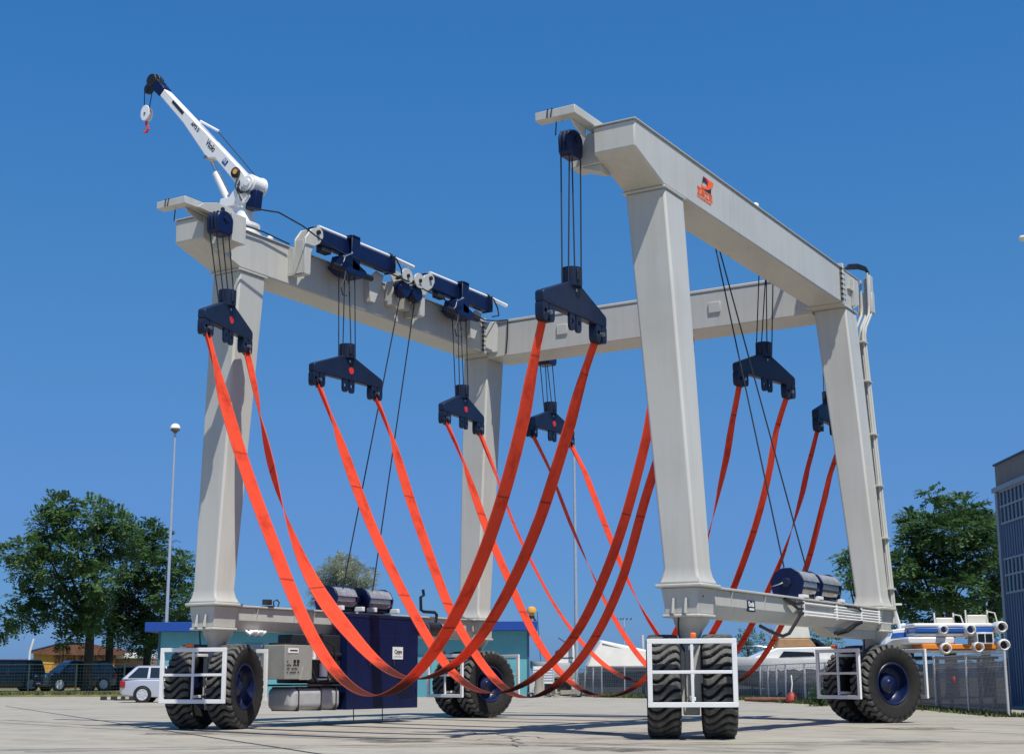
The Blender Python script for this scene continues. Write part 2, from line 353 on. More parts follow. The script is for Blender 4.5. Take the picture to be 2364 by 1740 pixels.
for s in (-1, 1):
    for yy in (2.55, 6.05):
        wx = s * 5.66 if s > 0 else -4.81
        ws = MB(); ws.bb(wx + .001, wx + .007, yy, yy + .018, ZB + .03, ZT - .03); ws.build('weld_seam', PAINT, H)
rb = MB(); rb.prism([(9.74, 9.95), (10.9, 9.95), (10.9, ZT - .002), (9.83, ZT - .002), (9.74, ZT - .08)], 'x', -4.805, 4.805)
rbo = rb.build('rear_beam', PAINT, H, .02)
MB().bb(-4.8, 4.8, 9.722, 9.80, ZT - .055, ZT + .03).build('edge_lip', PAINT, rbo, .02)
for xx in (-2.35, 2.2):
    MB().bb(xx - .17, xx + .17, 9.705, 9.738, 10.33, 10.62).build('cover_plate', PAINT, rbo, .015)
for s in (-1, 1):   # swept infill where rear beam meets side beam
    mb = MB(); mb.loft([[(s * 4.80, 9.55, ZB + .02), (s * 4.80, 9.55, ZT), (s * 4.80, 9.73, ZT), (s * 4.80, 9.73, ZB + .02)], [(s * 4.45, 9.72, ZB + .02), (s * 4.45, 9.72, ZT), (s * 4.45, 9.735, ZT), (s * 4.45, 9.735, ZB + .02)]])
    mb.build('gusset', PAINT, rbo, .01)

LEGB = {(-1, 0): (-5.86, -5.21, -.6, .03), (1, 0): (5.43, 6.08, -.6, .03), (-1, 1): (-5.86, -5.21, 9.92, 10.58), (1, 1): (5.48, 6.1, 9.92, 10.58)}
for (s, r), (a, b, c, d) in LEGB.items():
    tx = sorted((s * 4.83, s * 5.655)); ty = (-.6, .26) if r == 0 else (9.82, 10.68)
    mb = MB(); zt = ZB - .04
    mb.rects([(2.665, a - .10, b + .10, c - .07, d + .10), (2.71, a - .07, b + .07, c - .05, d + .07), (2.8, a - .03, b + .03, c - .02, d + .03), (2.95, a, b, c, d), (zt, tx[0], tx[1], ty[0], ty[1])])
    leg = mb.build('leg', PAINT, H, .045, seg=3)
    mb = MB(); mb.bb(tx[0] - .05, tx[1] + .03, ty[0] - .05, ty[1] + .05, ZB - .045, ZB - .003); mb.build('collar', PAINT, leg, .012)

BOOT = {}
for s in (-1, 1):
    for r in (0, 1):
        a, b, c, d = LEGB[(s, r)]
        a += .03; b -= .03
        mb = MB()
        mb.bb(a - .16, b + .16, c - .1, d + .14, 2.6, 2.665)
        mb.rects([(2.6, a - .07, b + .07, c - .04, d + .1), (2.28, a - .03, b + .03, c, d + .06), (2.14, a - .03, b + .03, c, d + .06)])
        mb.bb(a - .06, b + .06, c - .03, d + .09, 2.08, 2.14)
        bt = mb.build('leg_shoe', PAINT, H, .02)
        kx = (a + b) / 2 - s * .02; ky = (c + d) / 2 + .12 if r == 0 else 10.32
        if r == 0: ky = -.12
        BOOT[(s, r)] = (kx, ky)
        rib = MB()
        for q in (-.12, .12): rib.prism([(c - .04, 2.15), (c - .11, 2.15), (c - .05, 2.42), (c - .04, 2.42)], 'x', (a + b) / 2 + q - .02, (a + b) / 2 + q + .02)
        rib.build('rib', PAINT, bt, .005)
    xc = s * 5.66 + (0.12 if s > 0 else .06); hw = .27
    mb = MB()
    y0, y1 = .10, 9.9
    mb.prism([(xc - hw, 2.6), (xc - hw, 2.32), (xc - hw + .1, 2.10), (xc + hw - .1, 2.10), (xc + hw, 2.32), (xc + hw, 2.6)], 'y', y0, y1)
    if s > 0: mb.prism([(6.2, 2.1), (7.0, 1.92), (9.9, 1.92), (9.9, 2.1)], 'x', xc - hw + .1, xc + hw - .1)
    lb = mb.build('lower_beam', PAINT, H, .012, smooth=14)
    MB().bb(xc - hw - .06, xc + hw + .06, y0, y1, 2.602, 2.645).build('top_plate', PAINT, lb, .01)
    st = MB()
    for yy in (.95, 2.6, 4.3) if s > 0 else (.9, 2.2, 2.9): st.prism([(xc + hw, 2.598), (xc + hw + .05, 2.598), (xc + hw + .002, 2.34)], 'y', yy - .012, yy + .012)
    st.build('web_stiffener', PAINT, lb)

# ---- tyres
def tyre_mesh():
    NL, SUB = 31, 14; NA = NL * SUB; R = .9; hw = .285
    prof = [(-.20, .475), (-.235, .50), (-.268, .58), (-.292, .68), (-.298, .76), (-.294, .80)]
    tread = [(-.288 + .576 * i / 22, 0) for i in range(23)]
    pts = prof + [(x, None) for x, _ in tread] + [(-x, r) for x, r in reversed(prof)]
    n = len(pts); v = []; f = []
    lug = []
    for k in range(NA):
        th = 2 * pi * k / NA
        for x, r in pts:
            if r is None:
                u = x / hw
                crown = R - .012 * u * u - .055 * max(0, abs(u) - .86) / .14
                ph = (th * NL / (2 * pi) + .62 * sin(pi * (u * .82 + .12))) % 1
                ed = min(1, max(0, (abs(ph - .5) - .31) / .05))        # 0 lug, 1 groove
                crown -= .062 * ed
                rr = crown
            else:
                ph = (th * NL / (2 * pi) + .62 * sin(pi * ((1 if x > 0 else -1) * .82 + .12))) % 1
                ed = min(1, max(0, (abs(ph - .5) - .27) / .04)) if r > .77 else 0
                rr = r; x = x * (1 - .05 * ed)
            v.append((x, rr * cos(th), rr * sin(th) + .9)); lug.append((1 - ed) if r is None else (.14 if r > .62 else .05))
    for k in range(NA):
        k2 = (k + 1) % NA
        for i in range(n - 1): f.append((k * n + i, k * n + i + 1, k2 * n + i + 1, k2 * n + i))
    me = bpy.data.meshes.new('tyre'); me.from_pydata(v, [], f)
    # flatten the contact patch a little
    for p in me.vertices:
        if p.co.z < .022: p.co.x *= 1.03; p.co.z = .0
    bm = bmesh.new(); bm.from_mesh(me); bmesh.ops.recalc_face_normals(bm, faces=bm.faces); bm.to_mesh(me); bm.free()
    me.polygons.foreach_set('use_smooth', [True] * len(me.polygons)); me.set_sharp_from_angle(angle=radians(40)); me.materials.append(RUBBER)
    la = me.attributes.new('lug', 'FLOAT', 'POINT'); la.data.foreach_set('value', lug)
    return me
TYRE = tyre_mesh()
w = MB(); w.lathe([(.46, -.2), (.49, -.235), (.49, .235), (.47, .25), (.445, .235), (.43, .12), (.40, .02), (.36, -.02), (.25, -.03), (.235, .0), (.225, .07), (.17, .115), (.10, .13), (.08, .15), (.0001, .15), (.0001, -.2)], 48, 'x', (0, 0, .9))
for k in range(12):
    a = 2 * pi * k / 12; w.cyl((-.03, .315 * cos(a), .9 + .315 * sin(a)), (.0, .315 * cos(a), .9 + .315 * sin(a)), .018, n=6)
WHEEL0 = w.build('wheel', BLUERIM, H)
TY0 = bpy.data.objects.new('tyre', TYRE); COL.objects.link(TY0); TY0.parent = WHEEL0
first = [True]
STEER = {(-1, 0): 16, (1, 0): 26, (-1, 1): -17, (1, 1): -31}
KP = {(-1, 0): (-5.62, -.06), (1, 0): (5.66, -.06), (-1, 1): (-5.62, 10.32), (1, 1): (5.66, 10.32)}
for key, (kx, ky) in KP.items():
    a = radians(STEER[key]); rot = Matrix.Rotation(a, 4, 'Z')
    for sd in (-1, 1):
        if first[0]: wh, ty = WHEEL0, TY0; first[0] = False
        else:
            wh = WHEEL0.copy(); COL.objects.link(wh); ty = TY0.copy(); COL.objects.link(ty); ty.parent = wh
        wh.parent = H; wh.location = Vector((kx, ky, 0)) + rot @ Vector((sd * .485, 0, 0))
        wh.rotation_euler = (0, 0, a + (0 if sd > 0 else pi))
        ty.rotation_euler = (random.uniform(0, .15), 0, 0); ty.location = (0, 0, 0)
        # spin about the axle, not about the ground point
        t = ty.rotation_euler.x; ty.location = (0, .9 * sin(t), .9 - .9 * cos(t))
        ty.rotation_euler = (0, 0, 0); ty.location = (0, 0, 0)
    bx, by = BOOT[key]
    T = Matrix.Translation((kx, ky, 0)) @ rot
    # neck between leg shoe and the fork
    nk = MB(); off = Vector((bx - kx, by - ky, 0))
    rings = []
    for z, r, q in ((2.085, .33, 1), (2.0, .31, .9), (1.86, .22, .5), (1.74, .19, .1), (1.62, .19, 0)):
        rings.append([(kx + off.x * q + r * cos(2 * pi * i / 24), ky + off.y * q + r * sin(2 * pi * i / 24), z) for i in range(24)])
    nk.loft(rings); nk.build('steering_neck', PAINT, H)
    fk = MB()
    fk.bb(-.185, .185, -.22, .22, .60, 1.62); fk.bb(-.20, .20, -.235, .235, 1.62, 1.69); fk.bb(-.10, -.06, -.27, -.22, .7, 1.6)
    fk.bb(-.14, .14, -.20, .20, .40, .6)
    fk.bb(-.02, .02, -.30, -.22, .62, 1.5)
    f0 = fk.xf(T).build('steering_fork', PAINT, H, .02)
    ax = MB(); ax.cyl((-.4, 0, .9), (.4, 0, .9), .11, n=20); ax.lathe([(.0001, -.3), (.2, -.3), (.24, -.22), (.24, -.17), (.0001, -.17)], 20, 'x', (0, 0, .9)); ax.lathe([(.0001, .3), (.2, .3), (.24, .22), (.24, .17), (.0001, .17)], 20, 'x', (0, 0, .9))
    ax.xf(T).build('axle', DARKMETAL, H)
    # square tube guards, four panes, front and rear
    for yy in (-1.02, 1.02):
        z0, z1, hw2, tw = .55, 1.70, .765, .085
        gd = MB()
        gd.bb(-hw2, hw2, yy - .03, yy + .03, z1 - tw, z1); gd.bb(-hw2, hw2, yy - .03, yy + .03, z0, z0 + tw)
        for xx in (-hw2, hw2 - tw): gd.bb(xx, xx + tw, yy - .03, yy + .03, z0 + tw, z1 - tw)
        gd.bb(-hw2 + tw, hw2 - tw, yy - .025, yy + .025, 1.11, 1.165)
        gd.bb(-.025, .025, yy - .022, yy + .022, z0 + tw, 1.11); gd.bb(-.025, .025, yy - .022, yy + .022, 1.165, z1 - tw)
        sg = 1 if yy > 0 else -1
        for zz in (.66, 1.52): gd.bb(-.05, .05, min(yy - sg * .03, sg * .22), max(yy - sg * .03, sg * .22), zz, zz + .06)
        gd.xf(T).build('guard_frame', WHITE, H, .006)
    lt = MB(); lt.bb(-.02, .08, -1.04, -.97, 1.71, 1.80) if key == (1, 0) else lt.bb(-.2, -.02, -1.04, -.97, 1.71, 1.79)
    lt.xf(T).build('marker_light', ORANGE, H, .02)
    hs = MB()
    hs.tube([T @ Vector(p) for p in ((-.1, -.24, 1.5), (-.16, -.34, 1.62), (-.2, -.36, 1.8), (-.2, -.4, 2.0), (-.18, -.42, 2.2), (-.15, -.45, 2.38), (-.05, -.46, 2.43), (.1, -.5, 2.38), (.25, -.52, 2.45))], .018, 6) if key[1] == 0 else hs.tube([T @ Vector(p) for p in ((.1, -.24, 1.45), (.17, -.34, 1.6), (.2, -.36, 1.8), (.15, -.3, 2.05))], .018, 6)
    hs.build('hydraulic_hose', BLACK, H)
    cy = MB(); cy.cyl((.17, -.15, 1.15), (.17, .5, 1.15), .045); cy.cyl((.17, .5, 1.15), (.17, .8, 1.15), .025)
    cy.bb(.16, .26, -.26, -.2, .95, 1.1)
    cy.xf(T).build('steering_cylinder', STEEL, H)

# ---- head arms and fixed pulleys at the tips
def arc(c, r, a0, a1, n): return [(c[0] + r * cos(a0 + (a1 - a0) * i / n), c[1] + r * sin(a0 + (a1 - a0) * i / n)) for i in range(n + 1)]
for xb in (4.74, -4.76):
    mb = MB(); z0, z1 = 10.995, 11.16
    mb.prism([(xb - .11, -1.25), (xb - .11, -2.36), (xb - .72, -2.36), (xb - .72, -2.6), (xb + .11, -2.6), (xb + .11, -1.25)], 'z', z0, z1)
    mb.prism([(-1.83, z0), (-2.4, z0)] + [(-2.3, 10.9), (-2.05, 10.82), (-1.9, 10.8), (-1.835, 10.8)], 'x', xb - .1, xb - .07)
    hd = mb.build('head_arm', PAINT, H, .012)
    MB().bb(xb - .13, xb + .13, -1.24, -1.16, 10.995, 11.24).build('end_stop', PAINT, hd, .02)
    tb = MB(); tb.tube([(xb - .45, -2.62, 11.0), (xb - .45, -2.61, 11.17), (xb - .42, -2.4, 11.17), (xb - .42, -2.34, 11.0), (xb - .43, -2.35, 10.75)], .012, 6)
    tb.tube([(xb - .38, -2.62, 11.0), (xb - .36, -2.61, 11.17), (xb - .32, -2.4, 11.17), (xb - .3, -2.34, 11.0)], .012, 6); tb.build('cable', BLACK, hd)
def sheave(cx, cy, cz, R, wid, parent):
    """navy rope block: boxy cover with a rounded top, sheaves showing in the mouth, axle along X"""
    mb = MB(); pr = [(cy + R * cos(a), cz + R * .25 + R * .8 * sin(a)) for a in [pi * i / 12 for i in range(13)]] + [(cy - R * .95, cz - R * .75), (cy - R * .7, cz - R * 1.05), (cy + R * .7, cz - R * 1.05), (cy + R * .95, cz - R * .75)]
    mb.prism(pr, 'x', cx - wid / 2, cx + wid / 2)
    o = mb.build('rope_block', NAVY, parent, .03)
    for k in (-1, 0, 1):
        x = cx + k * wid * .3
        MB().tube([(x, cy - R * .9, cz - R * .7), (x, cy - R * 1.03, cz), (x, cy - R * 1.0, cz + R * .35), (x, cy - R * .72, cz + R * .85)], .03, 8).build('rope_lip', NAVYD, o)
    MB().cyl((cx - wid / 2 - .03, cy, cz + .08), (cx + wid / 2 + .03, cy, cz + .08), .06).build('pin', NAVYD, o)
    return o
HEADS = {(-1, 0): (-4.32, -1.85), (1, 0): (4.40, -1.95)}
for (s, _), (px, py) in HEADS.items():
    sheave(px, py, 10.68, .25, .34 if s < 0 else .27, H)
    mb = MB()
    if s < 0:
        mb.prism([(-2.3, 10.98), (-2.12, 11.12), (-1.7, 11.24), (-1.25, 11.24), (-1.05, 11.1), (-1.25, 10.94), (-1.6, 10.92), (-2.0, 10.96)], 'x', -4.60, -4.55)
        mb.prism([(-2.3, 10.98), (-2.12, 11.12), (-1.7, 11.24), (-1.25, 11.24), (-1.05, 11.1), (-1.25, 10.94), (-1.6, 10.92), (-2.0, 10.96)], 'x', -4.80, -4.75)
        mb.bb(-4.8, -4.5, -1.5, -1.1, 10.985, 11.0)
    mb.bb(*sorted((s * 4.2, s * 4.82)), -1.60, -1.15, 10.36, 10.985)
    mb.prism([(s * 4.82, 10.36), (s * 4.35, 10.36), (s * 4.82, 10.2)], 'y', -1.55, -1.2)
    mb.build('head_bracket', PAINT, H, .015)
    if s < 0: MB().cyl((-4.55, -1.55, 11.12), (-4.52, -1.55, 11.12), .055).build('pin', BLACK, H)

# ---- telescopic positioning arms with travelling rope blocks
def tele(s, ya, yb, yc):
    xi = lambda a, b: sorted((s * a, s * b)); zl = 10.3 if s < 0 else 10.72
    zc = 11.33
    br = MB()
    prf = [(ya - .42, 11.12), (ya - .2, 11.40), (ya + .1, 11.52), (ya + .22, 11.44), (ya + .24, 11.3), (ya + .12, 11.12), (ya - .1, 10.98), (ya - .2, 10.8), (ya - .2, zl), (ya - .42, zl - .04)]
    br.prism(prf, 'x', *xi(4.30, 4.36)); br.prism(prf, 'x', *xi(4.60, 4.65)); br.bb(*xi(4.36, 4.60), ya - .42, ya - .37, zl - .04, 11.1); br.bb(*xi(4.3, 4.81), ya - .42, ya - .22, zl - .04, zl)
    br.bb(*xi(4.65, 4.81), ya - .42, ya - .2, zl, 10.95)
    b = br.build('arm_bracket', PAINT, H, .012)
    MB().cyl((s * 4.24, ya + .02, 11.36), (s * 4.68, ya + .02, 11.36), .055).build('pin', BLACK, b)
    am = MB(); am.bb(*xi(4.37, 4.59), ya - .02, yb, zc - .2, zc + .2); ao = am.build('telescopic_arm', NAVY, H, .03)
    en = MB(); en.bb(*xi(4.26, 4.61), yb, yb + .03, zc - .22, zc + .24); en.build('end_plate', NAVYD, ao, .01)
    rod = MB(); rod.cyl((s * 4.44, ya + .2, zc + .25), (s * 4.44, yb + .02, zc + .25), .045, n=12); rod.cyl((s * 4.44, yb + .02, zc + .25), (s * 4.44, yb + 1.05, zc + .22), .05, n=12); rod.build('hydraulic_cylinder', WHITE, ao)
    MB().cyl((s * 4.44, yb - .04, zc + .25), (s * 4.44, yb + .06, zc + .25), .075).build('gland', BLACK, ao)
    e2 = MB(); prf = [(yb - .3, 11.15), (yb + .02, 11.1), (yb - .1, 10.8), (yb - .35, 10.3), (yb - .55, 10.3), (yb - .6, 10.9)]
    e2.prism(prf, 'x', *xi(4.62, 4.66)); e2.bb(*xi(4.66, 4.81), yb - .55, yb - .5, 10.3, 10.9); e2.build('arm_support', PAINT, H, .01)
    ca = MB(); ca.bb(*xi(4.22, 4.28), yc - .17, yc + .16, 10.75, zc + .3); ca.bb(*xi(4.59, 4.65), yc - .17, yc + .16, 10.75, zc + .3); ca.bb(*xi(4.22, 4.65), yc - .17, yc + .16, zc + .21, zc + .32)
    ca.prism([(yc - .62, 10.74), (yc - .3, 10.62), (yc + .26, 10.62), (yc + .46, 10.74), (yc + .42, 10.84), (yc + .18, 10.92), (yc - .2, 11.08), (yc - .42, 11.08), (yc - .5, 10.84)], 'x', *xi(4.22, 4.66))
    co = ca.build('carriage', NAVY, H, .03)
    MB().tube([(s * 4.3, yc - .85, 10.72), (s * 4.3, yc - .6, 10.72), (s * 4.3, yc + .5, 10.74), (s * 4.3, yc + .72, 10.74)], [.07, .08, .08, .07], 12).build('roller', BLACK, co)
    MB().cyl((s * 4.12, yc - .62, 10.95), (s * 4.12, yc - .3, 11.12), .022, n=8).build('stay_rod', CHROME, co)
    MB().bb(*xi(4.4, 4.6), yc - 1.1, yc - .75, 11.0, 11.14).build('limit_switch', DARKMETAL, co, .02)
    lp = [(s * 4.12, yc - .55, 10.6), (s * 4.1, yc - .6, 10.4), (s * 4.1, yc - .74, 10.15), (s * 4.1, yc - .66, 9.98), (s * 4.1, yc - .5, 10.0), (s * 4.1, yc - .4, 10.2), (s * 4.12, yc - .48, 10.45), (s * 4.15, yc - .5, 10.62)]
    if s < 0: MB().tube(lp, .015, 6).build('hydraulic_hose', BLACK, co)
    MB().tube([(s * 4.2, yb - .05, zc + .15), (s * 4.15, yb + .1, zc - .1), (s * 4.2, yb + .25, zc - .28), (s * 4.4, yb + .2, zc - .3)], .02, 6).build('hydraulic_hose', BLACK, ao)
for s in (-1, 1):
    tele(s, 1.42, 4.5, 2.85 if s < 0 else 1.95); tele(s, 6.1, 9.15, 7.75)
    # pair of rope lead blocks half way along
    for yy in (4.92, 5.46):
        mb = MB(); prf = [(yy + .24 * cos(a), 11.12 + .2 * sin(a)) for a in [2 * pi * i / 16 for i in range(16)]]
        mb.prism(prf, 'x', *sorted((s * 4.16, s * 4.2))); mb.prism(prf, 'x', *sorted((s * 4.5, s * 4.54))); mb.bb(*sorted((s * 4.16, s * 4.81)), yy - .12, yy + .12, 10.985, 11.02); mb.bb(*sorted((s * 4.54, s * 4.81)), yy - .12, yy + .12, 10.4, 10.985)
        o = mb.build('lead_bracket', PAINT, H, .01)
        MB().cyl((s * 4.12, yy, 11.12), (s * 4.56, yy, 11.12), .05).build('pin', BLACK, o)
        MB().lathe([(.0001, -.12), (.2, -.12), (.24, -.06), (.24, .06), (.2, .12), (.0001, .12)], 24, 'x', (s * 4.35, yy + .02, 10.80)).build('lead_sheave', NAVY, o)
    # rear hangers for the hindmost blocks
    mb = MB(); mb.bb(*sorted((s * 4.1, s * 4.75)), 10.93, 12.3, 10.6, 10.9); mb.build('rear_arm', PAINT, H, .015)
    sheave(s * 4.35, 12.3, 10.45, .28, .45, H)
# small things along the beams
for p in ((-4.9, .45, 11.05), (5.58, 4.2, 11.05)):
    mb = MB(); mb.ball(p, .075); mb.cyl((p[0], p[1], 10.99), (p[0], p[1], p[2]), .03); mb.build('beam_lamp', WHITE, H)
MB().tube([(-4.72, -1.0, 11.03), (-4.72, .0, 11.06), (-4.7, .9, 11.0)], .018, 6).build('cable', BLACK, H)
MB().tube([(-4.25, -1.1, 11.25), (-4.1, -.2, 11.36), (-4.15, .7, 11.3), (-4.2, 1.3, 11.2), (-4.15, 2.0, 11.04), (-4.14, 4.6, 10.98), (-4.3, 6.6, 10.95), (-4.6, 9.3, 10.95), (-4.5, 9.7, 11.0), (-4.1, 9.72, 10.98), (-4.1, 9.7, 10.5), (-4.15, 9.7, 10.0)], .018, 6).build('cable', BLACK, H)
# hoist ropes down to the winches
for a, b in (((-4.35, 4.86, 10.62), (-5.25, 3.9, 3.2)), ((-4.35, 5.5, 10.62), (-5.25, 5.1, 3.2)), ((4.3, 4.9, 10.62), (5.62, 4.9, 3.3)), ((4.3, 5.1, 10.62), (5.62, 6.3, 3.3))):
    MB().cyl(a, b, .016, n=6).build('hoist_rope', ROPE, H)

# ---- winches on the lower beams
def winch(xc, y0, ln, z0, hh, hw):
    pl = [(xc - hw * .8, z0), (xc + hw * .8, z0), (xc + hw, z0 + hh * .55), (xc + hw * .72, z0 + hh * .86), (xc + hw * .25, z0 + hh), (xc - hw * .25, z0 + hh), (xc - hw * .72, z0 + hh * .86), (xc - hw, z0 + hh * .55)]
    mb = MB(); mb.prism(pl, 'y', y0, y0 + .05); mb.prism(pl, 'y', y0 + ln - .05, y0 + ln)
    mb.bb(xc - hw * .75, xc + hw * .75, y0 + .05, y0 + ln - .05, z0, z0 + .06)
    o = mb.build('winch', NAVY, H, .012)
    cv = MB(); q = [(xc + (hw * .99) * cos(a), z0 + hh * .48 + hh * .49 * sin(a)) for a in [-.5 + (pi + .6) * i / 14 for i in range(15)]]
    qi = [(xc + (hw * .95) * cos(a), z0 + hh * .48 + hh * .46 * sin(a)) for a in [-.5 + (pi + .6) * i / 14 for i in range(15)]]
    dr = MB(); nr = 18; pf = [(.0001, y0 + .05)]
    for k in range(nr + 1):
        yy = y0 + .06 + (ln - .12) * k / nr; pf += [(hw * .84, yy), (hw * .80, yy + (ln - .12) / nr * .5)]
    pf = pf[:-1] + [(.0001, y0 + ln - .05)]
    dr.lathe(pf, 28, 'y', (xc, 0, z0 + hh * .47)); dr.build('drum', STEEL, o)
    MB().lathe([(.0001, y0 - .09), (.09, y0 - .09), (.11, y0 - .05), (.11, y0 - .001), (.0001, y0 - .001)], 16, 'y', (xc, 0, z0 + hh * .5)).build('motor_cap', NAVYD, o)
    MB().bb(xc + hw * .1, xc + hw * 1.02, y0 + .1, y0 + ln - .1, z0 + hh * .28, z0 + hh * .36).build('pressure_bar', STEEL, o)
    c2 = MB(); ang = [1.05 + .75 * i / 6 - .85 for i in range(7)]
    c2.loft([[(xc + hw * r * cos(a), yy, z0 + hh * .47 + hh * .52 * r * sin(a)) for r, a in [(1.0, a) for a in ang] + [(.95, a) for a in reversed(ang)]] for yy in (y0 + .05, y0 + ln - .05)])
    c2.build('drum_cover', pbr('worn_galvanised', (.55, .55, .53), .3, .6, var=.4, scale=5), o)
    MB().tube([(xc - .05, y0 - .1, z0 + hh * .5), (xc - .12, y0 - .14, z0 + hh * .45), (xc - .3, y0 - .12, z0 + hh * .38)], .014, 6).build('pressure_line', STEEL, o)
winch(-5.5, 3.55, .85, 2.66, .60, .36); winch(-5.5, 4.85, 1.0, 2.66, .60, .36)
winch(5.72, 4.75, 1.05, 2.66, .62, .37); winch(5.72, 5.95, 1.25, 2.66, .62, .37)
mb = MB()
for yy in (3.5, 4.3, 4.8, 5.75): mb.bb(-5.2, -4.95, yy, yy + .1, 2.65, 2.76)
for yy in (4.7, 5.6, 7.0): mb.bb(5.98, 6.12, yy, yy + .25, 2.65, 2.72)
mb.build('winch_foot', WHITE, H, .01)

# ---- power pack hanging on the left lower beam
CX = -4.80
mb = MB(); mb.bb(-6.0, CX, 3.55, 6.45, .34, 2.08); mb.bb(-5.16, CX, 3.55, 6.45, 2.08, 2.57)
pp = mb.build('engine_cabinet', NAVY, H, .01)
sm = MB()
for yy in (4.5, 5.47): sm.bb(CX + .001, CX + .004, yy, yy + .012, .4, 2.5)
sm.bb(CX + .001, CX + .012, 3.57, 6.43, 2.5, 2.55)
sm.build('door_seam', NAVYD, pp)
for yy in (4.40, 5.38): MB().bb(CX + .002, CX + .03, yy, yy + .035, 1.35, 1.52).build('door_handle', DARKMETAL, pp, .006)
for yy in (3.62, 4.54, 6.36):
    for zz in (.7, 2.2): MB().bb(CX + .002, CX + .022, yy, yy + .03, zz, zz + .11).build('hinge', NAVYD, pp, .004)
vt = MB()
for k in range(9): vt.bb(CX + .002, CX + .014, 5.62, 6.25, .62 + k * .055, .645 + k * .055)
vt.build('vent_louvre', NAVYD, pp)
pt = MB().bb(CX + .002, CX + .012, 5.35, 5.78, 1.52, 1.82).build('maker_plate', WHITE, pp)
text('maker_lettering', 'Cypyo', .14, BLACK, pt, FACE_X((CX + .014, 5.58, 1.70)), bold=.004, sx=.85)
MB().bb(CX + .0125, CX + .014, 5.4, 5.73, 1.575, 1.588).build('lettering_line', DARKMETAL, pt)
MB().cyl((-4.9, 3.95, .34), (-4.9, 3.97, .015), .012, n=6).build('earth_strap', BLACK, pp); MB().cyl((-4.9, 5.1, .34), (-4.9, 5.12, .01), .012, n=6).build('earth_strap', BLACK, pp)
mb = MB(); mb.bb(-5.9, -5.0, 2.3, 3.54, .95, 2.06); mb.bb(-5.6, -4.95, 2.35, 3.54, 1.55, 1.65)
mb.build('engine', pbr('engine_black', (.02, .022, .025), .5, var=.4, scale=8), H, .03)
ed = MB()
ed.cyl((-4.98, 2.5, 1.5), (-4.98, 2.5, 1.95), .09); ed.cyl((-4.96, 2.85, 1.1), (-4.96, 2.85, 1.42), .1); ed.bb(-5.0, -4.9, 2.4, 3.0, 1.48, 1.54); ed.bb(-5.0, -4.9, 2.4, 2.45, 1.54, 1.9); ed.bb(-5.0, -4.9, 2.6, 3.05, 1.02, 1.06)
ed.build('engine_fitting', WHITE, H, .01)
ed = MB(); ed.tube([(-4.93, 2.3, 1.5), (-4.88, 2.35, 1.2), (-4.86, 2.5, .98), (-4.88, 2.9, .95), (-4.9, 3.0, 1.1)], .03, 8); ed.tube([(-4.93, 2.9, 1.9), (-4.86, 3.1, 1.8), (-4.86, 3.2, 1.4), (-4.9, 3.3, 1.2)], .025, 8); ed.build('hydraulic_hose', BLACK, H)
tk = MB(); tk.bb(-5.55, -4.78, 1.55, 3.32, .36, .86); tko = tk.build('fuel_tank', TANKGREY, H, .14, seg=5)
bd = MB()
for yy in (1.75, 2.55, 3.1): bd.bb(-5.565, -4.765, yy, yy + .05, .34, .875)
bd.build('tank_strap', DARKMETAL, tko, .13, seg=5)
MB().bb(-5.7, -4.75, 1.5, 3.5, .89, .93).build('tray', DARKMETAL, H)
pn = MB(); pn.bb(-5.5, -4.78, 1.26, 2.22, 1.04, 1.80); pno = pn.build('control_panel', PANELGREY, H, .012)
MB().bb(-4.779, -4.77, 1.36, 1.72, 1.62, 1.73).build('panel_plate', WHITE, pno)
MB().bb(-4.769, -4.767, 1.42, 1.68, 1.66, 1.69).build('plate_lettering', BLACK, pno)
bt = MB()
for yy in (1.56, 1.68): bt.bb(-4.779, -4.755, yy, yy + .06, 1.40, 1.47)
for r_, zz in enumerate((1.34, 1.26, 1.18)):
    for k in range(8):
        if (k + r_) % 5 != 3: bt.bb(-4.779, -4.765, 1.33 + k * .055, 1.355 + k * .055, zz, zz + .025 + .01 * ((k * 7) % 2))
bt.bb(-4.779, -4.765, 1.34, 1.36, 1.42, 1.45); bt.build('buttons', BLACK, pno)
MB().prism([(1.78, 1.03), (2.1, 1.03), (2.1, 1.32), (1.88, 1.32)], 'x', -4.79, -4.74).build('bracket_plate', PANELGREY, pno)
MB().bb(-5.4, -4.95, 1.42, 2.3, 1.802, 1.85).build('panel_hood', BLACK, pno)
# exhaust, handle and lamps on the left beam
mb = MB(); mb.cyl((-4.95, 6.55, 2.30), (-4.95, 7.55, 2.30), .18, n=24); mb.build('silencer', pbr('silencer_black', (.02, .018, .018), .3, var=.4), H)
MB().tube([(-4.95, 7.45, 2.42), (-4.95, 7.5, 2.68), (-4.95, 7.4, 2.74), (-4.95, 6.9, 2.74), (-4.95, 6.78, 2.78), (-4.95, 6.76, 3.1), (-4.95, 6.9, 3.16), (-4.95, 6.86, 3.3)], .04, 8).build('exhaust_pipe', BLACK, H)
MB().cyl((-4.95, 6.85, 2.3), (-4.95, 6.92, 2.3), .185, n=24).build('silencer_band', STEEL, H)
for xx, yy in ((-5.35, 1.3), (-5.35, 8.9)):
    mb = MB(); mb.bb(xx - .12, xx + .12, yy - .1, yy + .1, 2.646, 2.67); mb.bb(xx - .06, xx + .1, yy - .14, yy + .02, 2.69, 2.81); mb.tube([(xx, yy + .2, 2.66), (xx, yy + .18, 2.78), (xx, yy + .3, 2.82), (xx, yy + .38, 2.76), (xx, yy + .34, 2.66)], .018, 6)
    mb.build('work_lamp', DARKMETAL, H, .01)
mb = MB()
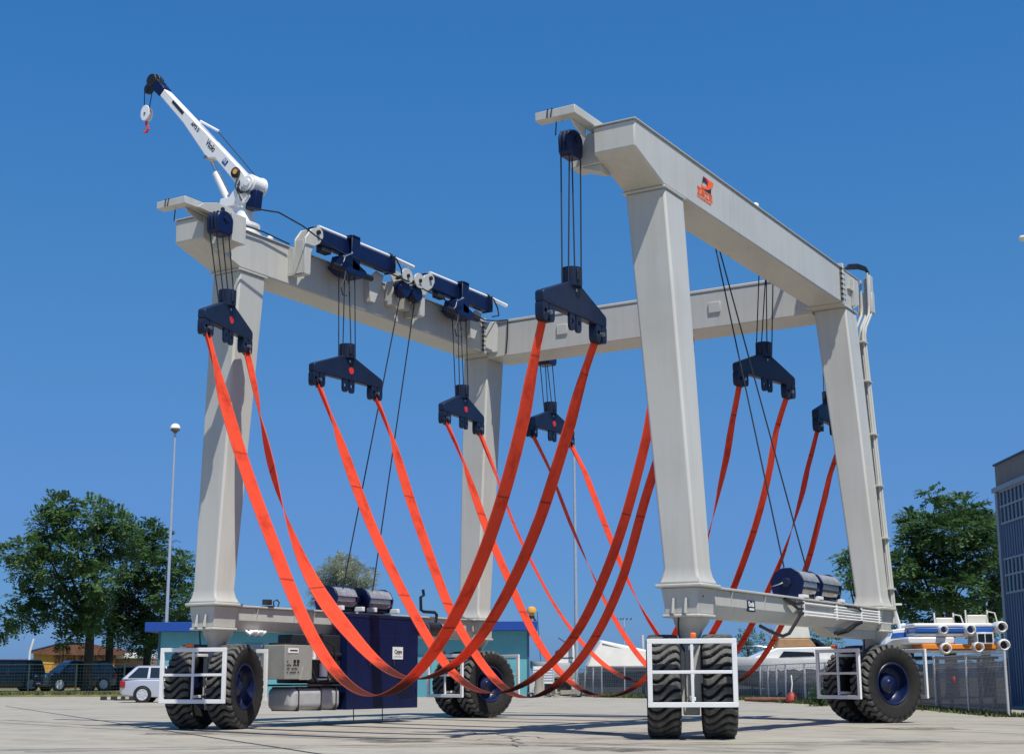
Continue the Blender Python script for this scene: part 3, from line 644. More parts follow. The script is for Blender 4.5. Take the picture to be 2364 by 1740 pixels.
for k in range(5): mb.tube([(-5.40 + .05 * sin(k), .62 + .1 * k, 2.10), (-5.33, .68 + .1 * k, 2.03 + .03 * (k % 2)), (-5.28, .78 + .1 * k, 2.09)], [.03, .055, .03], 8)
mb.build('rag_bundle', WHITE, H)

# ---- pipe run and hoses on the right lower beam and up the rear leg
xf = 5.78 + .27
mb = MB(); zs = [2.30, 2.36, 2.42, 2.48, 2.54]
for k, z in enumerate(zs):
    a = 4.6 if k in (0, 1, 4) else 6.6
    mb.cyl((xf + .035, a, z), (xf + .035, 10.95, z), .022, n=8)
mb.build('pipe_run', WHITE, H)
mb = MB()
for yy in (4.65, 6.7, 8.4, 9.7): mb.bb(xf + .012, xf + .07, yy, yy + .035, 2.26, 2.58)
mb.build('pipe_clamp', WHITE, H, .004)
for pts, r in ((((xf + .05, 3.6, 2.58), (xf + .1, 3.9, 2.48), (xf + .1, 4.2, 2.40), (xf + .04, 4.62, 2.42)), .03), (((xf + .05, 3.7, 2.58), (xf + .1, 4.1, 2.5), (xf + .06, 4.62, 2.54)), .025),
               (((xf - .1, 2.6, 2.02), (xf, 3.0, 1.9), (xf + .05, 3.4, 1.84), (xf + .07, 3.7, 1.9), (xf + .07, 4.1, 2.12), (xf + .07, 4.4, 2.3), (xf + .04, 4.62, 2.33)), .035),
               (((xf - .1, 6.9, 1.98), (xf + .02, 7.3, 2.06), (xf + .06, 7.9, 2.22), (xf + .05, 8.4, 2.28)), .03), (((xf - .1, 7.1, 1.96), (xf + .02, 7.5, 2.03), (xf + .06, 8.0, 2.18), (xf + .05, 8.4, 2.25)), .025),
               (((xf + .05, 7.4, 2.57), (xf + .07, 7.7, 2.58), (xf + .07, 8.2, 2.55), (xf + .05, 8.4, 2.52)), .02)):
    MB().tube(pts, r, 8).build('hydraulic_hose', BLACK, H)
# sticker on the beam
stk = MB().bb(xf + .002, xf + .006, 1.72, 2.12, 2.26, 2.47).build('sticker', pbr('sticker_navy', (.02, .025, .06), .4), H, .0)
text('sticker_lettering', 'Cimolai', .13, WHITE, stk, FACE_X((xf + .008, 1.92, 2.40)), bold=.004, sx=.7)
MB().bb(xf + .0065, xf + .009, 1.82, 2.06, 2.29, 2.33).build('sticker_line', WHITE, stk)
# riser pipes
mb = MB()
for k, (dx, dy, r) in enumerate(((.0, .10, .032), (.02, .20, .036), (-.10, .22, .045), (-.22, .18, .036))):
    bx, tx = 6.14 + dx, 5.72 + dx
    pts = [(bx, 10.62 + dy, 2.3), (bx - .01, 10.64 + dy, 2.6), (tx, 10.78 + dy, 9.5), (tx + .02, 10.85 + dy, 9.75), (tx + .06, 11.2 + dy, 10.15), (tx + .06, 11.25 + dy, 10.4), (tx + .06, 11.25 + dy, 11.25 - .05 * k)]
    mb.tube(pts, r, 10)
mb.build('riser_pipe', PAINT, H)
for q in (.06, .24, .43, .62, .82, .97):
    z = 2.7 + 6.8 * q; x = 6.13 + (5.72 - 6.14) * q; y = 10.80 + .1 * q; MB().bb(x - .34, x + .08, y - .2, y + .14, z, z + .045).build('pipe_clamp', PAINT, H, .006)
mb = MB(); mb.bb(5.45, 5.86, 11.42, 11.62, 10.2, 10.75); mb.bb(5.78, 5.84, 11.35, 11.62, 10.2, 11.2); mb.build('riser_cover', PAINT, H, .02)
for k in range(3):
    MB().tube([(5.6, 9.9 + .05 * k, 11.02), (5.62, 10.35, 11.14 + .05 * k), (5.68, 10.9, 11.28 + .05 * k), (5.76, 11.3, 11.31 + .04 * k), (5.8, 11.4, 11.2 + .03 * k)], .028, 8).build('hydraulic_hose', BLACK, H)

# ---- emblem on the outer face of the right beam
XE = 5.665
def flat(name, pts, mat, x=XE, parent=None):
    mb = MB(); mb.prism(pts, 'x', x, x + .004); return mb.build(name, mat, parent or H, smooth=0)
emb = flat('emblem', [(1.215, 10.79), (1.72, 10.80), (1.68, 10.73), (1.60, 10.66), (1.50, 10.60), (1.386, 10.56), (1.23, 10.53), (1.11, 10.535), (1.10, 10.61), (1.17, 10.583), (1.28, 10.589), (1.35, 10.62), (1.38, 10.67), (1.36, 10.72), (1.30, 10.76)], LOGO_O)
flat('emblem_shade', [(1.215, 10.791), (1.40, 10.795), (1.44, 10.74), (1.42, 10.66), (1.37, 10.625), (1.385, 10.67), (1.36, 10.72), (1.30, 10.765)], LOGO_R, XE + .004, emb)
flat('emblem_corner', [(1.20, 10.79), (1.135, 10.65), (1.22, 10.685), (1.30, 10.695), (1.37, 10.66), (1.36, 10.72), (1.30, 10.76)], LOGO_K, XE + .0045, emb)
flat('emblem_corner', [(1.125, 10.525), (1.23, 10.53), (1.386, 10.56), (1.50, 10.60), (1.57, 10.645), (1.555, 10.52)], LOGO_K, XE + .0045, emb)
text('emblem_lettering', '\u4e9a\u96e8\u7acb\u8d77', .185, LOGO_O, emb, FACE_X((XE + .002, 1.265, 10.425)), bold=.004)
text('emblem_small_lettering', 'YAYULIQI MACHINERY', .068, LOGO_O, emb, FACE_X((XE + .002, 1.22, 10.305)), bold=.001)

# ------------------------------------------------------------------ spreader bars and slings
def spreader(label, x, y, z, length, rz, top, dot):
    """z = underside of the bar; top = (x, y, z) of its rope block"""
    t = thing('spreader_bar', label, 'spreader bar', (x, y, z), radians(rz), 'spreader bars hanging from the hoist')
    h = length / 2; mb = MB()
    mb.prism([(-h, .03), (-h + .05, 0), (h - .05, 0), (h, .03), (h, .19), (h - .05, .23), (.24, .57), (-.24, .57), (-h + .05, .23), (-h, .19)], 'x', -.09, .09)
    bar = mb.build('bar', NAVYD, t, .02)
    mb = MB(); mb.lathe([(.185, .53), (.19, .58), (.19, .88), (.16, .88), (.155, .60)], 28); mb.build('neck', NAVYD, t)
    MB().bb(.175, .196, -.12, -.04, .62, .84).build('neck_slot', BLACK, t, .02)
    wh = MB(); wh.lathe([(.0001, -.05), (.15, -.05), (.12, 0), (.15, .05), (.0001, .05)], 20, 'x', (0, 0, .74)); wh.build('sheave', STEEL, t)
    for q in (-1, 1):
        for d in (-.11, .11): MB().ringplate((0, q * (h - .2) + d, -.14), .19, .34, .045, .16).build('end_lug', NAVYD, t)
        MB().ringplate((.05, q * .12, -.13), .19, .34, .05, .05).build('middle_lug', NAVYD, t)
    for q in (-1, 1): MB().cyl((-.14, q * (h - .2), -.16), (.14, q * (h - .2), -.16), .04, n=10).build('shackle_pin', STEEL, t)
    if dot:
        MB().cyl((.091, .06, .24), (.098, .06, .24), .085, n=20).build('red_disc', RED, t)
    MB().cyl((.088, 0, .46), (.102, 0, .46), .03, n=10).build('bolt', STEEL, t)
    inv = (Matrix.Translation((x, y, z)) @ Matrix.Rotation(radians(rz), 4, 'Z')).inverted()
    for dx, dy in ((-.2, -.23), (.12, -.23), (-.12, .23), (.2, .23)):
        a = Vector((top[0] + dx * .55, top[1] + dy * .75, top[2] + .02)); 
        b = inv @ a
        MB().cyl((dx * .4, dy * .92, .545), b, .0135, n=6).build('wire_rope', ROPE, t)
    return t
EX = 4.35
SP = [  # name, x, y, z(bar underside), length, turn, rope block
    ('red disc spreader bar in front of the left front leg', -4.35, -1.5, 8.38, 2.2, 15, (-4.32, -1.85, 10.4), 1),
    ('red disc spreader bar left of the two long slanting ropes', -4.35, 2.72, 8.02, 2.5, -3, (-4.43, 2.75, 10.6), 1),
    ('red disc spreader bar in front of the left rear leg', -4.35, 7.75, 7.88, 2.3, 5, (-4.43, 7.72, 10.6), 1),
    ('red disc spreader bar hanging behind the rear cross beam', -4.35, 12.55, 8.2, 2.5, -2, (-4.35, 12.3, 10.3), 1),
    ('biggest navy spreader bar, hanging from the front tip of the right frame', 4.40, -1.97, 7.42, 2.36, 0, (4.40, -1.95, 10.4), 0),
    ('navy spreader bar behind the tall right front leg', 4.4, 2.4, 7.85, 1.6, 0, (4.43, 1.9, 10.6), 0),
    ('navy spreader bar without disc hanging between the two right legs', 4.4, 7.4, 7.9, 2.45, -11, (4.43, 7.7, 10.6), 0),
    ('navy spreader bar half hidden by the right rear leg', 4.4, 12.0, 7.5, 2.4, 0, (4.35, 12.3, 10.3), 0)]
ENDS = []
for lab, x, y, z, ln, rz, top, dot in SP:
    spreader(lab, x, y, z, ln, rz, top, dot)
    e = []
    for q in (-1, 1):
        d = Matrix.Rotation(radians(rz), 3, 'Z') @ Vector((0, q * (ln / 2 - .2), -.2)); e.append(Vector((x, y, z)) + d)
    ENDS.append(e)
def sling(label, A, B, mid, wid, twists, lean=0):
    """webbing strap hanging from A to B through the (x, z) points in mid; twists = [(at, angle, spread)]"""
    N = 130; th = .016
    K = [(A.x, A.z)] + list(mid) + [(B.x, B.z)]
    K = [Vector(k) for k in K]; cum = [0]
    for i in range(1, len(K)): cum.append(cum[-1] + (K[i] - K[i - 1]).length)
    # smooth spline over arc length
    def at(s_):
        i = max(j for j in range(len(cum) - 1) if cum[j] <= s_ + 1e-9)
        h = cum[i + 1] - cum[i]; t = (s_ - cum[i]) / h
        def tan(j):
            if j == 0: return (K[1] - K[0]) / (cum[1] - cum[0])
            if j == len(K) - 1: return (K[-1] - K[-2]) / (cum[-1] - cum[-2])
            return (K[j + 1] - K[j - 1]) / (cum[j + 1] - cum[j - 1])
        return K[i] * (2 * t ** 3 - 3 * t * t + 1) + tan(i) * h * (t ** 3 - 2 * t * t + t) + K[i + 1] * (3 * t * t - 2 * t ** 3) + tan(i + 1) * h * (t ** 3 - t * t)
    Q = [at(cum[-1] * i / N) for i in range(N + 1)]
    for _ in range(30): Q = [Q[0]] + [(Q[i - 1] + Q[i] * 2 + Q[i + 1]) / 4 for i in range(1, N)] + [Q[N]]
    P = [Vector((q.x, A.y + (B.y - A.y) * (q.x - A.x) / (B.x - A.x), q.y)) for q in Q]
    ul = min(range(N + 1), key=lambda i: P[i].z) / N
    v = []; f = []; al = []; ac = []
    for i, p in enumerate(P):
        u = i / N; t = (P[min(N, i + 1)] - P[max(0, i - 1)]).normalized()
        wd = Vector((0, 1, 0)); wd = (wd - t * wd.dot(t)).normalized(); nn = t.cross(wd)
        ang = lean + sum(an * math.exp(-((u - a_) / sp) ** 2) for a_, an, sp in twists)
        w2 = wd * cos(ang) + nn * sin(ang); n2 = t.cross(w2)
        e = min(1, min(u, 1 - u) / .10); ww = wid * (.52 + .48 * e * e * (3 - 2 * e)) / 2
        fold = .45 * ww * (1 - e)
        for a_, b_, c_ in ((-1, -1, 1), (0, -1, -1), (1, -1, 1), (1, 1, 1), (0, 1, -1), (-1, 1, 1)):
            v.append(p + w2 * (a_ * ww) + n2 * (b_ * th / 2 + c_ * fold)); ac.append(a_ * 1.0); al.append(.5 * u / ul if u < ul else .5 + .5 * (u - ul) / (1 - ul))
        if i:
            o = 6 * i
            for k in range(6): f.append((o - 6 + k, o - 6 + (k + 1) % 6, o + (k + 1) % 6, o + k))
    me_ = MB(); me_.add(v, f)
    o = me_.build('lifting_sling', SLING, None, smooth=50)
    at_ = o.data.attributes.new('along', 'FLOAT', 'POINT'); at_.data.foreach_set('value', al)
    ax_ = o.data.attributes.new('across', 'FLOAT', 'POINT'); ax_.data.foreach_set('value', ac)
    tag(o, label, 'sling', 'orange slings looped under the hoist')
    for k0, k1 in ((0, 1), (N - 1, N)):      # black wear sleeves at the two eyes
        mb = MB(); rg = []
        for k in (k0, k1):
            q = k * 6; c = sum((v[q + j] for j in range(6)), Vector()) / 6
            rg.append([c + (v[q + j] - c) * 1.1 + (v[q + j] - c).normalized() * .012 for j in range(6)])
        mb.loft(rg); mb.build('eye_sleeve', BLACK, o)
    return o
S4R = ((1.53, 1.29), (2.09, 1.95), (2.78, 3.19), (3.30, 4.72), (3.8, 5.9))
SL = [((0, 4), 0, ((-3.6, 6.9), (-3.01, 5.57), (-2.45, 4.47), (-1.98, 3.63), (-1.34, 2.47), (-.78, 1.65), (-.26, 1.1), (.36, .69), (.8, .61), (1.52, 1.02), (2.03, 1.48), (2.43, 2.03), (2.92, 2.8), (3.41, 3.88), (3.8, 4.97), (4.1, 6.06)), .40, [(.03, -.4, .05)], 'foremost orange sling, from the left front leg spreader past the grey tank'),
      ((0, 4), 1, ((-4.12, 6.81), (-3.69, 5.49), (-3.22, 4.39), (-2.67, 3.32), (-2.16, 2.65), (-1.3, 1.82), (-.36, 1.1), (.2, .93), (1.27, 1.31), (1.9, 1.93), (2.52, 2.83), (3.13, 3.98), (3.64, 5.3), (4.05, 6.37)), .40, [(.16, -1.0, .10), (.38, .35, .07)], 'orange sling twisting edge on beside the left front leg, then crossing the navy cabinet'),
      ((1, 5), 0, ((-3.76, 6.53), (-3.14, 5.12), (-2.61, 4.07), (-1.98, 3.0), (-1.24, 1.87), (-.6, 1.1), (.03, .69), (.69, .69), (1.56, 1.14), (2.31, 1.81), (2.84, 2.69), (3.38, 3.85), (3.86, 5.28), (4.12, 6.18)), .40, [(.04, -.5, .05)], 'orange sling from the spreader by the long ropes, passing the right edge of the cabinet'),
      ((1, 5), 1, ((-3.76, 6.84), (-3.2, 5.36), (-2.6, 4.03), (-1.89, 2.54), (-1.14, 1.51), (-.54, .91), (.04, .51), (.62, .61)) + S4R, .40, [(.04, -.5, .05)], 'orange sling dropping in front of the left rear wheel rim'),
      ((2, 6), 0, ((-3.62, 6.47), (-3.24, 5.46), (-2.75, 4.37), (-2.32, 3.59), (-2.01, 2.94), (-1.32, 1.76), (-.62, 1.0), (.26, .54), (1.2, .72), (2.2, 1.75), (2.9, 3.2), (3.27, 4.2), (3.49, 5.0), (3.75, 5.85), (4.01, 6.86)), .38, [(.05, -.5, .05), (.78, .5, .08)], 'orange sling crossing in front of the left rear leg'),
      ((2, 6), 1, ((-3.77, 6.22), (-3.18, 4.78), (-2.7, 3.99), (-2.06, 2.89), (-1.06, 1.72), (-.49, 1.26), (.12, .93), (.6, .85), (1.6, 1.2), (2.5, 2.2), (3.18, 3.55), (3.59, 4.5), (3.98, 5.67), (4.27, 6.89)), .38, [(.10, -.35, .12), (.3, -.25, .1)], 'narrow orange sling right of the left rear leg, starting at its spreader'),
      ((3, 7), 0, ((-3.86, 7.08), (-3.47, 6.18), (-3.0, 5.07), (-2.46, 4.02), (-2.05, 3.14), (-.82, 1.4), (.2, .75), (1.2, 1.0), (2.09, 1.95), (3.18, 3.85), (3.42, 4.37), (3.79, 5.35), (4.16, 6.46)), .40, [(.15, -.65, .16), (.92, .7, .1)], 'dark red twisted sling from the left end of the rear spreader'),
      ((3, 7), 1, ((-3.75, 7.01), (-3.27, 5.88), (-2.96, 5.13), (-2.5, 4.11), (-2.08, 3.23), (-1.39, 2.2), (-.5, 1.2), (.3, .8), (1.14, .88), (1.92, 1.71), (2.4, 2.41), (3.15, 3.84), (3.54, 5.0), (3.9, 6.1), (4.12, 6.7)), .40, [(.38, -.6, .10)], 'bright orange sling from the right end of the rear spreader')]
for (a, b), e, mid, wd, tw, lab in SL:
    sling(lab, ENDS[a][e], ENDS[b][e], mid, wd, tw)

# ------------------------------------------------------------------ jib crane on the left beam
J = thing('jib_crane', 'white hydraulic jib crane with raised boom on the left front corner of the hoist', 'jib crane', (-5.22, -.1, 10.995))
def jp(x, z): return (x + 5.22, 0, z - 10.995)          # measured in the plane of the boom
mb = MB(); mb.lathe([(.0001, 0), (.40, 0), (.40, .06), (.33, .07), (.33, .2), (.37, .21), (.37, .27), (.28, .32), (.22, .5), (.20, .72), (.24, .9), (.0001, .9)], 32); mb.build('pedestal', WHITE, J)
mb = MB()
prf = [(-.42, .74), (.22, .74), (.32, .85), (.30, 1.2), (.12, 1.33), (-.04, 1.26), (-.32, .96), (-.58, .97), (-.62, .84)]
mb.prism(prf, 'y', -.2, -.14); mb.prism(prf, 'y', .14, .2); mb.bb(-.2, .2, -.14, .14, .7, .95); mb.build('turret', WHITE, J, .015)
# boom: tapered box from pivot to head, with the knee plate on its underside
piv, tipp = Vector((.10, 0, 1.22)), Vector((-2.72, 0, 4.12))
ax = (tipp - piv).normalized(); up = Vector((ax.z, 0, -ax.x)); up = up if up.z > 0 else -up
def bp(l, u): p = piv + ax * l + up * u; return (p.x, p.z)
Lb = (tipp - piv).length
mb = MB(); outl = [bp(-.12, .1), bp(.3, .16), bp(1.2, .15), bp(2.0, .14), bp(Lb, .105), bp(Lb, -.105), bp(2.85, -.13), bp(1.75, -.25), bp(1.5, -.29), bp(1.42, -.22), bp(1.3, -.13), bp(.3, -.16), bp(-.12, -.1)]
mb.prism(outl, 'y', -.12, .12); bm_ = mb.build('boom', WHITE, J, .025)
mb = MB(); mb.prism([bp(Lb, .125), bp(Lb + .36, .135), bp(Lb + .36, -.135), bp(Lb, -.125)], 'y', -.14, .14); mb.build('boom_cap', NAVY, J, .02)
h0 = piv + ax * (Lb + .52) + up * .0
mb = MB()
for q, r in ((-.11, .16), (.0, .19), (.11, .16)): mb.cyl((h0.x, q - .045, h0.z + .02), (h0.x, q + .045, h0.z + .02), r, n=20)
mb.cyl((h0.x - .2, -.05, h0.z - .12), (h0.x - .2, .05, h0.z - .12), .14, n=18)
mb.prism([bp(Lb + .3, .15), bp(Lb + .62, .1), bp(Lb + .66, -.1), bp(Lb + .3, -.16)], 'y', -.135, .135); mb.build('boom_head', BLACK, J, .015)
# lettering panels on the boom side (facing the yard)
def boomtext(nm, s, l, u, size, mat, sx=1):
    p = piv + ax * l + up * u
    return text(nm, s, size, mat, bm_, frame((p.x, -.1235, p.z), -ax, up), bold=.003, sx=sx)
boomtext('boom_lettering', 'Vtolo', 1.62, .0, .21, LOGO_K, .8)
boomtext('boom_lettering', 'APT2 D', 2.4, .03, .12, LOGO_K, .9)
mb = MB(); mb.prism([bp(3.0, .0), bp(3.0, .075), bp(3.55, .08), bp(3.55, .01)], 'y', -.126, -.121); mb.build('boom_stripe', LOGO_K, bm_)
p = piv + ax * .95
mb = MB(); mb.prism([bp(.85, -.07), bp(1.02, -.07), bp(1.02, .07), bp(.85, .07)], 'y', -.126, -.121); stv = mb.build('boom_sticker', pbr('sticker_blue', (.03, .08, .3), .4), bm_)
text('boom_sticker_lettering', 'V2', .11, WHITE, stv, frame((p.x + .01, -.129, p.z + .01), -ax, up), bold=.003)
MB().tube([(piv + ax * 2.5 + up * .19)[:], (piv + ax * 2.05 + up * .30)[:], (piv + ax * 1.8 + up * .36)[:]], .03, 8).build('rope_guide', WHITE, J)
# luffing cylinder
c0 = Vector((-.48, 0, .92)); c1 = piv + ax * 1.52 + up * -.27
mb = MB(); d = (c1 - c0); mb.cyl(c0, c0 + d * .66, .095, n=18); mb.build('luffing_cylinder', WHITE, J)
MB().cyl(c0 + d * .66, c1, .05, n=12).build('cylinder_rod', CHROME, J)
MB().cyl((c1.x, -.16, c1.z), (c1.x, .16, c1.z), .05, n=12).build('pin', STEEL, J)
# winch drum and motor at the foot of the boom
mb = MB(); mb.cyl((.26, -.19, 1.2), (.26, .19, 1.2), .215, n=28); mb.cyl((.26, -.24, 1.2), (.26, -.19, 1.2), .17, n=24); mb.cyl((.26, -.27, 1.2), (.26, -.24, 1.2), .09, n=24); mb.cyl((.26, .19, 1.2), (.26, .23, 1.2), .235, n=28); mb.build('winch', WHITE, J, .012)
mb = MB()
for k in range(3): mb.tube([(.0, -.2, 1.3 - .04 * k), (.02, -.29, 1.15 - .05 * k), (.13, -.31, 1.0 - .03 * k), (.24, -.28, .96), (.34, -.22, 1.0 - .05 * k)], .016, 6)
mb.tube([(-.1, -.16, 1.42), (-.12, -.22, 1.2), (.0, -.24, 1.0), (.1, -.22, .8)], .018, 6); mb.build('hydraulic_hose', BLACK, J)
MB().box((.34, -.06, .80), (.30, .24, .46), Matrix.Rotation(radians(6), 3, 'Y')).build('motor_box', NAVY, J, .03)
mb = MB(); p = piv + ax * .42 + up * .03; mb.cyl((p.x, -.20, p.z), (p.x, -.13, p.z), .13, n=20); wl = mb.build('lamp_housing', BLACK, J, .02)
MB().cyl((p.x + .02, -.215, p.z + .01), (p.x + .02, -.201, p.z + .01), .065, n=16).build('lamp_lens', AMBER, wl)
# hook block
hx, hz = h0.x - .2, h0.z - .12
MB().cyl((hx - .13, -.03, hz), (hx - .10, -.03, hz - .52), .012, n=6).build('hoist_rope', ROPE, J)
MB().cyl((hx + .08, .03, hz - .05), (hx - .0, .03, hz - .52), .012, n=6).build('hoist_rope', ROPE, J)
q = Vector((hx - .04, 0, hz - .66)); pr = [(q.x + .15 * cos(a), q.z + .19 * sin(a) + (.03 if sin(a) > 0 else 0)) for a in [2 * pi * i / 20 for i in range(20)]]
mb = MB(); mb.prism(pr, 'y', -.07, -.05); mb.prism(pr, 'y', .05, .07); mb.cyl((q.x, -.05, q.z), (q.x, .05, q.z), .11, n=18); hbk = mb.build('hook_block', WHITE, J, .01)
MB().cyl((q.x, -.08, q.z), (q.x, .08, q.z), .035, n=12).build('pin', STEEL, hbk)
mb = MB(); mb.cyl((q.x, 0, q.z - .18), (q.x, 0, q.z - .30), .03, n=10)
mb.tube([(q.x, 0, q.z - .28), (q.x + .06, 0, q.z - .33), (q.x + .075, 0, q.z - .41), (q.x + .02, 0, q.z - .48), (q.x - .055, 0, q.z - .45), (q.x - .07, 0, q.z - .38)], [.025, .028, .03, .03, .026, .012], 8); mb.build('hook', RED, hbk)
# rope back to the winch
MB().cyl((piv + ax * 1.85 + up * .34)[:], (.30, 0, 1.41), .012, n=6).build('hoist_rope', ROPE, J)

# ================================================================== the yard behind
FH = Vector((-sin(YAW), cos(YAW), 0))                 # horizontal view direction
MPP = 1.0535 / FPX                                    # metres per picture pixel and metre of distance
def loc(o, p): return Vector(p) - Vector(o)
# ---- grass bank on the left, grass along the fences
def grass_mat(name, a, b):
    return pbr(name, a, .9, var=.3, scale=1.2, col2=b, thresh=(.35, .65), bump=.4, bscale=25)
GRASS = grass_mat('dry_grass', (.16, .15, .055), (.07, .085, .03)); GREENG = grass_mat('green_grass', (.09, .12, .035), (.05, .07, .02))
o0 = gpt(-120, 94)
bank = MB(); rows = []
for d, z in ((93.5, .004), (95.5, .20), (98, .30), (170, .31)):
    rows.append([gpt(x, d) + Vector((0, 0, z + (.03 * sin(x * .7 + d) if .1 < z < .3 else 0))) for x in range(-240, 352, 12)])
n = len(rows[0]); bank.add([p for r in rows for p in r], [(r * n + i, r * n + i + 1, (r + 1) * n + i + 1, (r + 1) * n + i) for r in range(3) for i in range(n - 1)])
structure(bank.build('grass_verge', GRASS, smooth=60))
def tufts(name, pts, mat, n, h, label):
    mb = MB(); v = []; f = []
    for _ in range(n):
        k = random.random() * (len(pts) - 1); i = int(k); p = pts[i].lerp(pts[i + 1], k - i)
        p = p + Vector((random.gauss(0, .22), random.gauss(0, .22), 0)); a = random.random() * pi; hh = h * random.uniform(.4, 1.2); w = .02 + .03 * random.random()
        u = Vector((cos(a), sin(a), 0)); l = Vector((random.gauss(0, .3), random.gauss(0, .3), 1)) * hh; o = len(v)
        v += [p - u * w, p + u * w, p + l]; f.append((o, o + 1, o + 2))
    mb.add(v, f); o = mb.build(name, mat, smooth=0, recalc=False); o['kind'] = 'stuff'; o['label'] = label; o['category'] = 'grass'
tufts('grass', [gpt(x, 95) + Vector((0, 0, .12)) for x in range(-40, 350, 20)], GRASS, 5000, .22, 'dry grass growing on the bank at the left')

# ---- trees
def leaf_mat(name, a, b, trans=.38, c=None):
    m, t, bs = nodes(name); L = t.links.new
    tc = t.nodes.new('ShaderNodeTexCoord'); n = t.nodes.new('ShaderNodeTexNoise'); n.inputs['Scale'].default_value = .8; n.inputs['Detail'].default_value = 6; n.inputs['Roughness'].default_value = .75
    L(tc.outputs['Object'], n.inputs['Vector']); r = t.nodes.new('ShaderNodeValToRGB'); L(n.outputs['Fac'], r.inputs[0])
    r.color_ramp.elements[0].position = .3; r.color_ramp.elements[0].color = (*a, 1); r.color_ramp.elements[1].position = .7; r.color_ramp.elements[1].color = (*b, 1)
    L(r.outputs[0], bs.inputs['Base Color']); bs.inputs['Roughness'].default_value = .55; bs.inputs['Specular IOR Level'].default_value = .3
    tr = t.nodes.new('ShaderNodeBsdfTranslucent'); L(r.outputs[0], tr.inputs[0]); ms = t.nodes.new('ShaderNodeMixShader'); ms.inputs[0].default_value = trans
    L(bs.outputs[0], ms.inputs[1]); L(tr.outputs[0], ms.inputs[2]); L(ms.outputs[0], t.nodes['Material Output'].inputs[0])
    return m
LEAF = leaf_mat('green_leaves', (.05, .105, .034), (.11, .20, .055)); LEAFD = leaf_mat('dark_leaves', (.042, .095, .034), (.095, .18, .055))
LEAFO = leaf_mat('olive_leaves', (.20, .22, .13), (.36, .38, .25)); LEAFB = leaf_mat('bush_leaves', (.025, .065, .015), (.06, .13, .03))
BARK = pbr('bark', (.055, .045, .036), .9, var=.45, scale=5, bump=.5, bscale=12)
PINK = pbr('pink_petals', (.7, .25, .35), .6)
def rdir(rnd):
    while True:
        p = Vector((rnd.uniform(-1, 1), rnd.uniform(-1, 1), rnd.uniform(-1, 1)))
        if .05 < p.length < 1: return p.normalized()
def leaves(mb, c, R, nt_, rnd, ll, lw, per=12, droop=.5, squash=.8):
    v = mb.v; f = mb.f
    for _ in range(nt_):
        d = rdir(rnd); r = R * (rnd.random() ** .38); p = c + Vector((d.x * r, d.y * r, d.z * r * squash))
        ax = (d + rdir(rnd) * .8 + Vector((0, 0, .1))).normalized(); ln = ll * rnd.uniform(1.7, 3.0)
        side = ax.cross(Vector((0, 0, 1))); side = side.normalized() if side.length > .01 else Vector((1, 0, 0))
        nr = side.cross(ax)
        for k in range(per):
            u = (k + 1) / per; q = p + ax * (ln * u) + Vector((0, 0, -droop * ln * u * u * .5))
            sg = 1 if k % 2 else -1
            ld = (side * sg * .9 + ax * .45 + nr * rnd.uniform(-.5, .3)).normalized() * ll * rnd.uniform(.7, 1.25)
            wd = ld.cross(nr + rdir(rnd) * .5); wd = wd.normalized() * lw * .5 if wd.length > .001 else side * lw * .5
            o = len(v); v += [q, q + ld * .5 + wd, q + ld, q + ld * .5 - wd]; f.append((o, o + 1, o + 2, o + 3))
def tree(name, label, dx, dist, blobs, trunk_r, fork, mat, seed, dens=1., ll=.30, lw=.14, zbase=0., depth=1., group='trees round the yard', per=12):
    rnd = random.Random(seed); b = gpt(dx, dist); b.z = zbase
    t = thing(name, label, 'tree', b, 0, group)
    mb = MB(); cs = []
    for x, y, r in blobs:
        R = r * MPP * dist * .9; c = place(x, y, dist + rnd.uniform(-1, 1) * depth * 2.2) - b; cs.append((c, R))
        leaves(mb, c, R, int(34 * R * R * dens * 2.1 + 10), rnd, ll, lw, per)
    mb.build('crown', mat, t, smooth=0, recalc=False)
    tk = MB(); fz = fork
    tk.tube([(0, 0, -.1), (.02, 0, .3), (rnd.uniform(-.1, .1), rnd.uniform(-.1, .1), fz * .55), (rnd.uniform(-.12, .12), rnd.uniform(-.1, .1), fz)], [trunk_r * 1.35, trunk_r * 1.08, trunk_r, trunk_r * .85], 12)
    for c, R in sorted(cs, key=lambda q: -q[1])[:14]:
        a = Vector((0, 0, fz * rnd.uniform(.8, 1.0))); m = a.lerp(c, .5) + Vector((rnd.uniform(-.4, .4), rnd.uniform(-.4, .4), .5)); r0 = trunk_r * rnd.uniform(.25, .42)
        tk.tube([a, a.lerp(m, .5) + Vector((0, 0, .2)), m, c + (c - m) * .15], [r0, r0 * .8, r0 * .55, r0 * .15], 7)
        for _ in range(3):
            e = c + rdir(rnd) * R * .8; tk.tube([m.lerp(c, .5), m.lerp(e, .7) + Vector((0, 0, .15)), e], [r0 * .35, r0 * .22, r0 * .08], 5)
    tk.build('trunk', BARK, t, smooth=60)
    return t
tree('broadleaf_tree', 'tallest broad tree at the left, its crown reaching the left picture edge', 190, 103,
     [(130, 1108, 34), (112, 1150, 44), (150, 1150, 38), (205, 1120, 36), (245, 1140, 36), (270, 1150, 26), (95, 1195, 36), (55, 1205, 34), (18, 1215, 24), (-8, 1205, 16), (60, 1250, 36), (110, 1240, 44), (170, 1205, 50), (230, 1190, 50), (275, 1190, 34), (55, 1310, 32), (90, 1300, 34), (30, 1350, 26), (8, 1378, 18), (75, 1345, 34), (130, 1330, 44), (180, 1270, 46), (225, 1270, 48), (160, 1390, 24), (140, 1405, 16), (215, 1345, 42), (180, 1350, 40)], .34, 4.6, LEAF, 11, zbase=.3, dens=1.0)
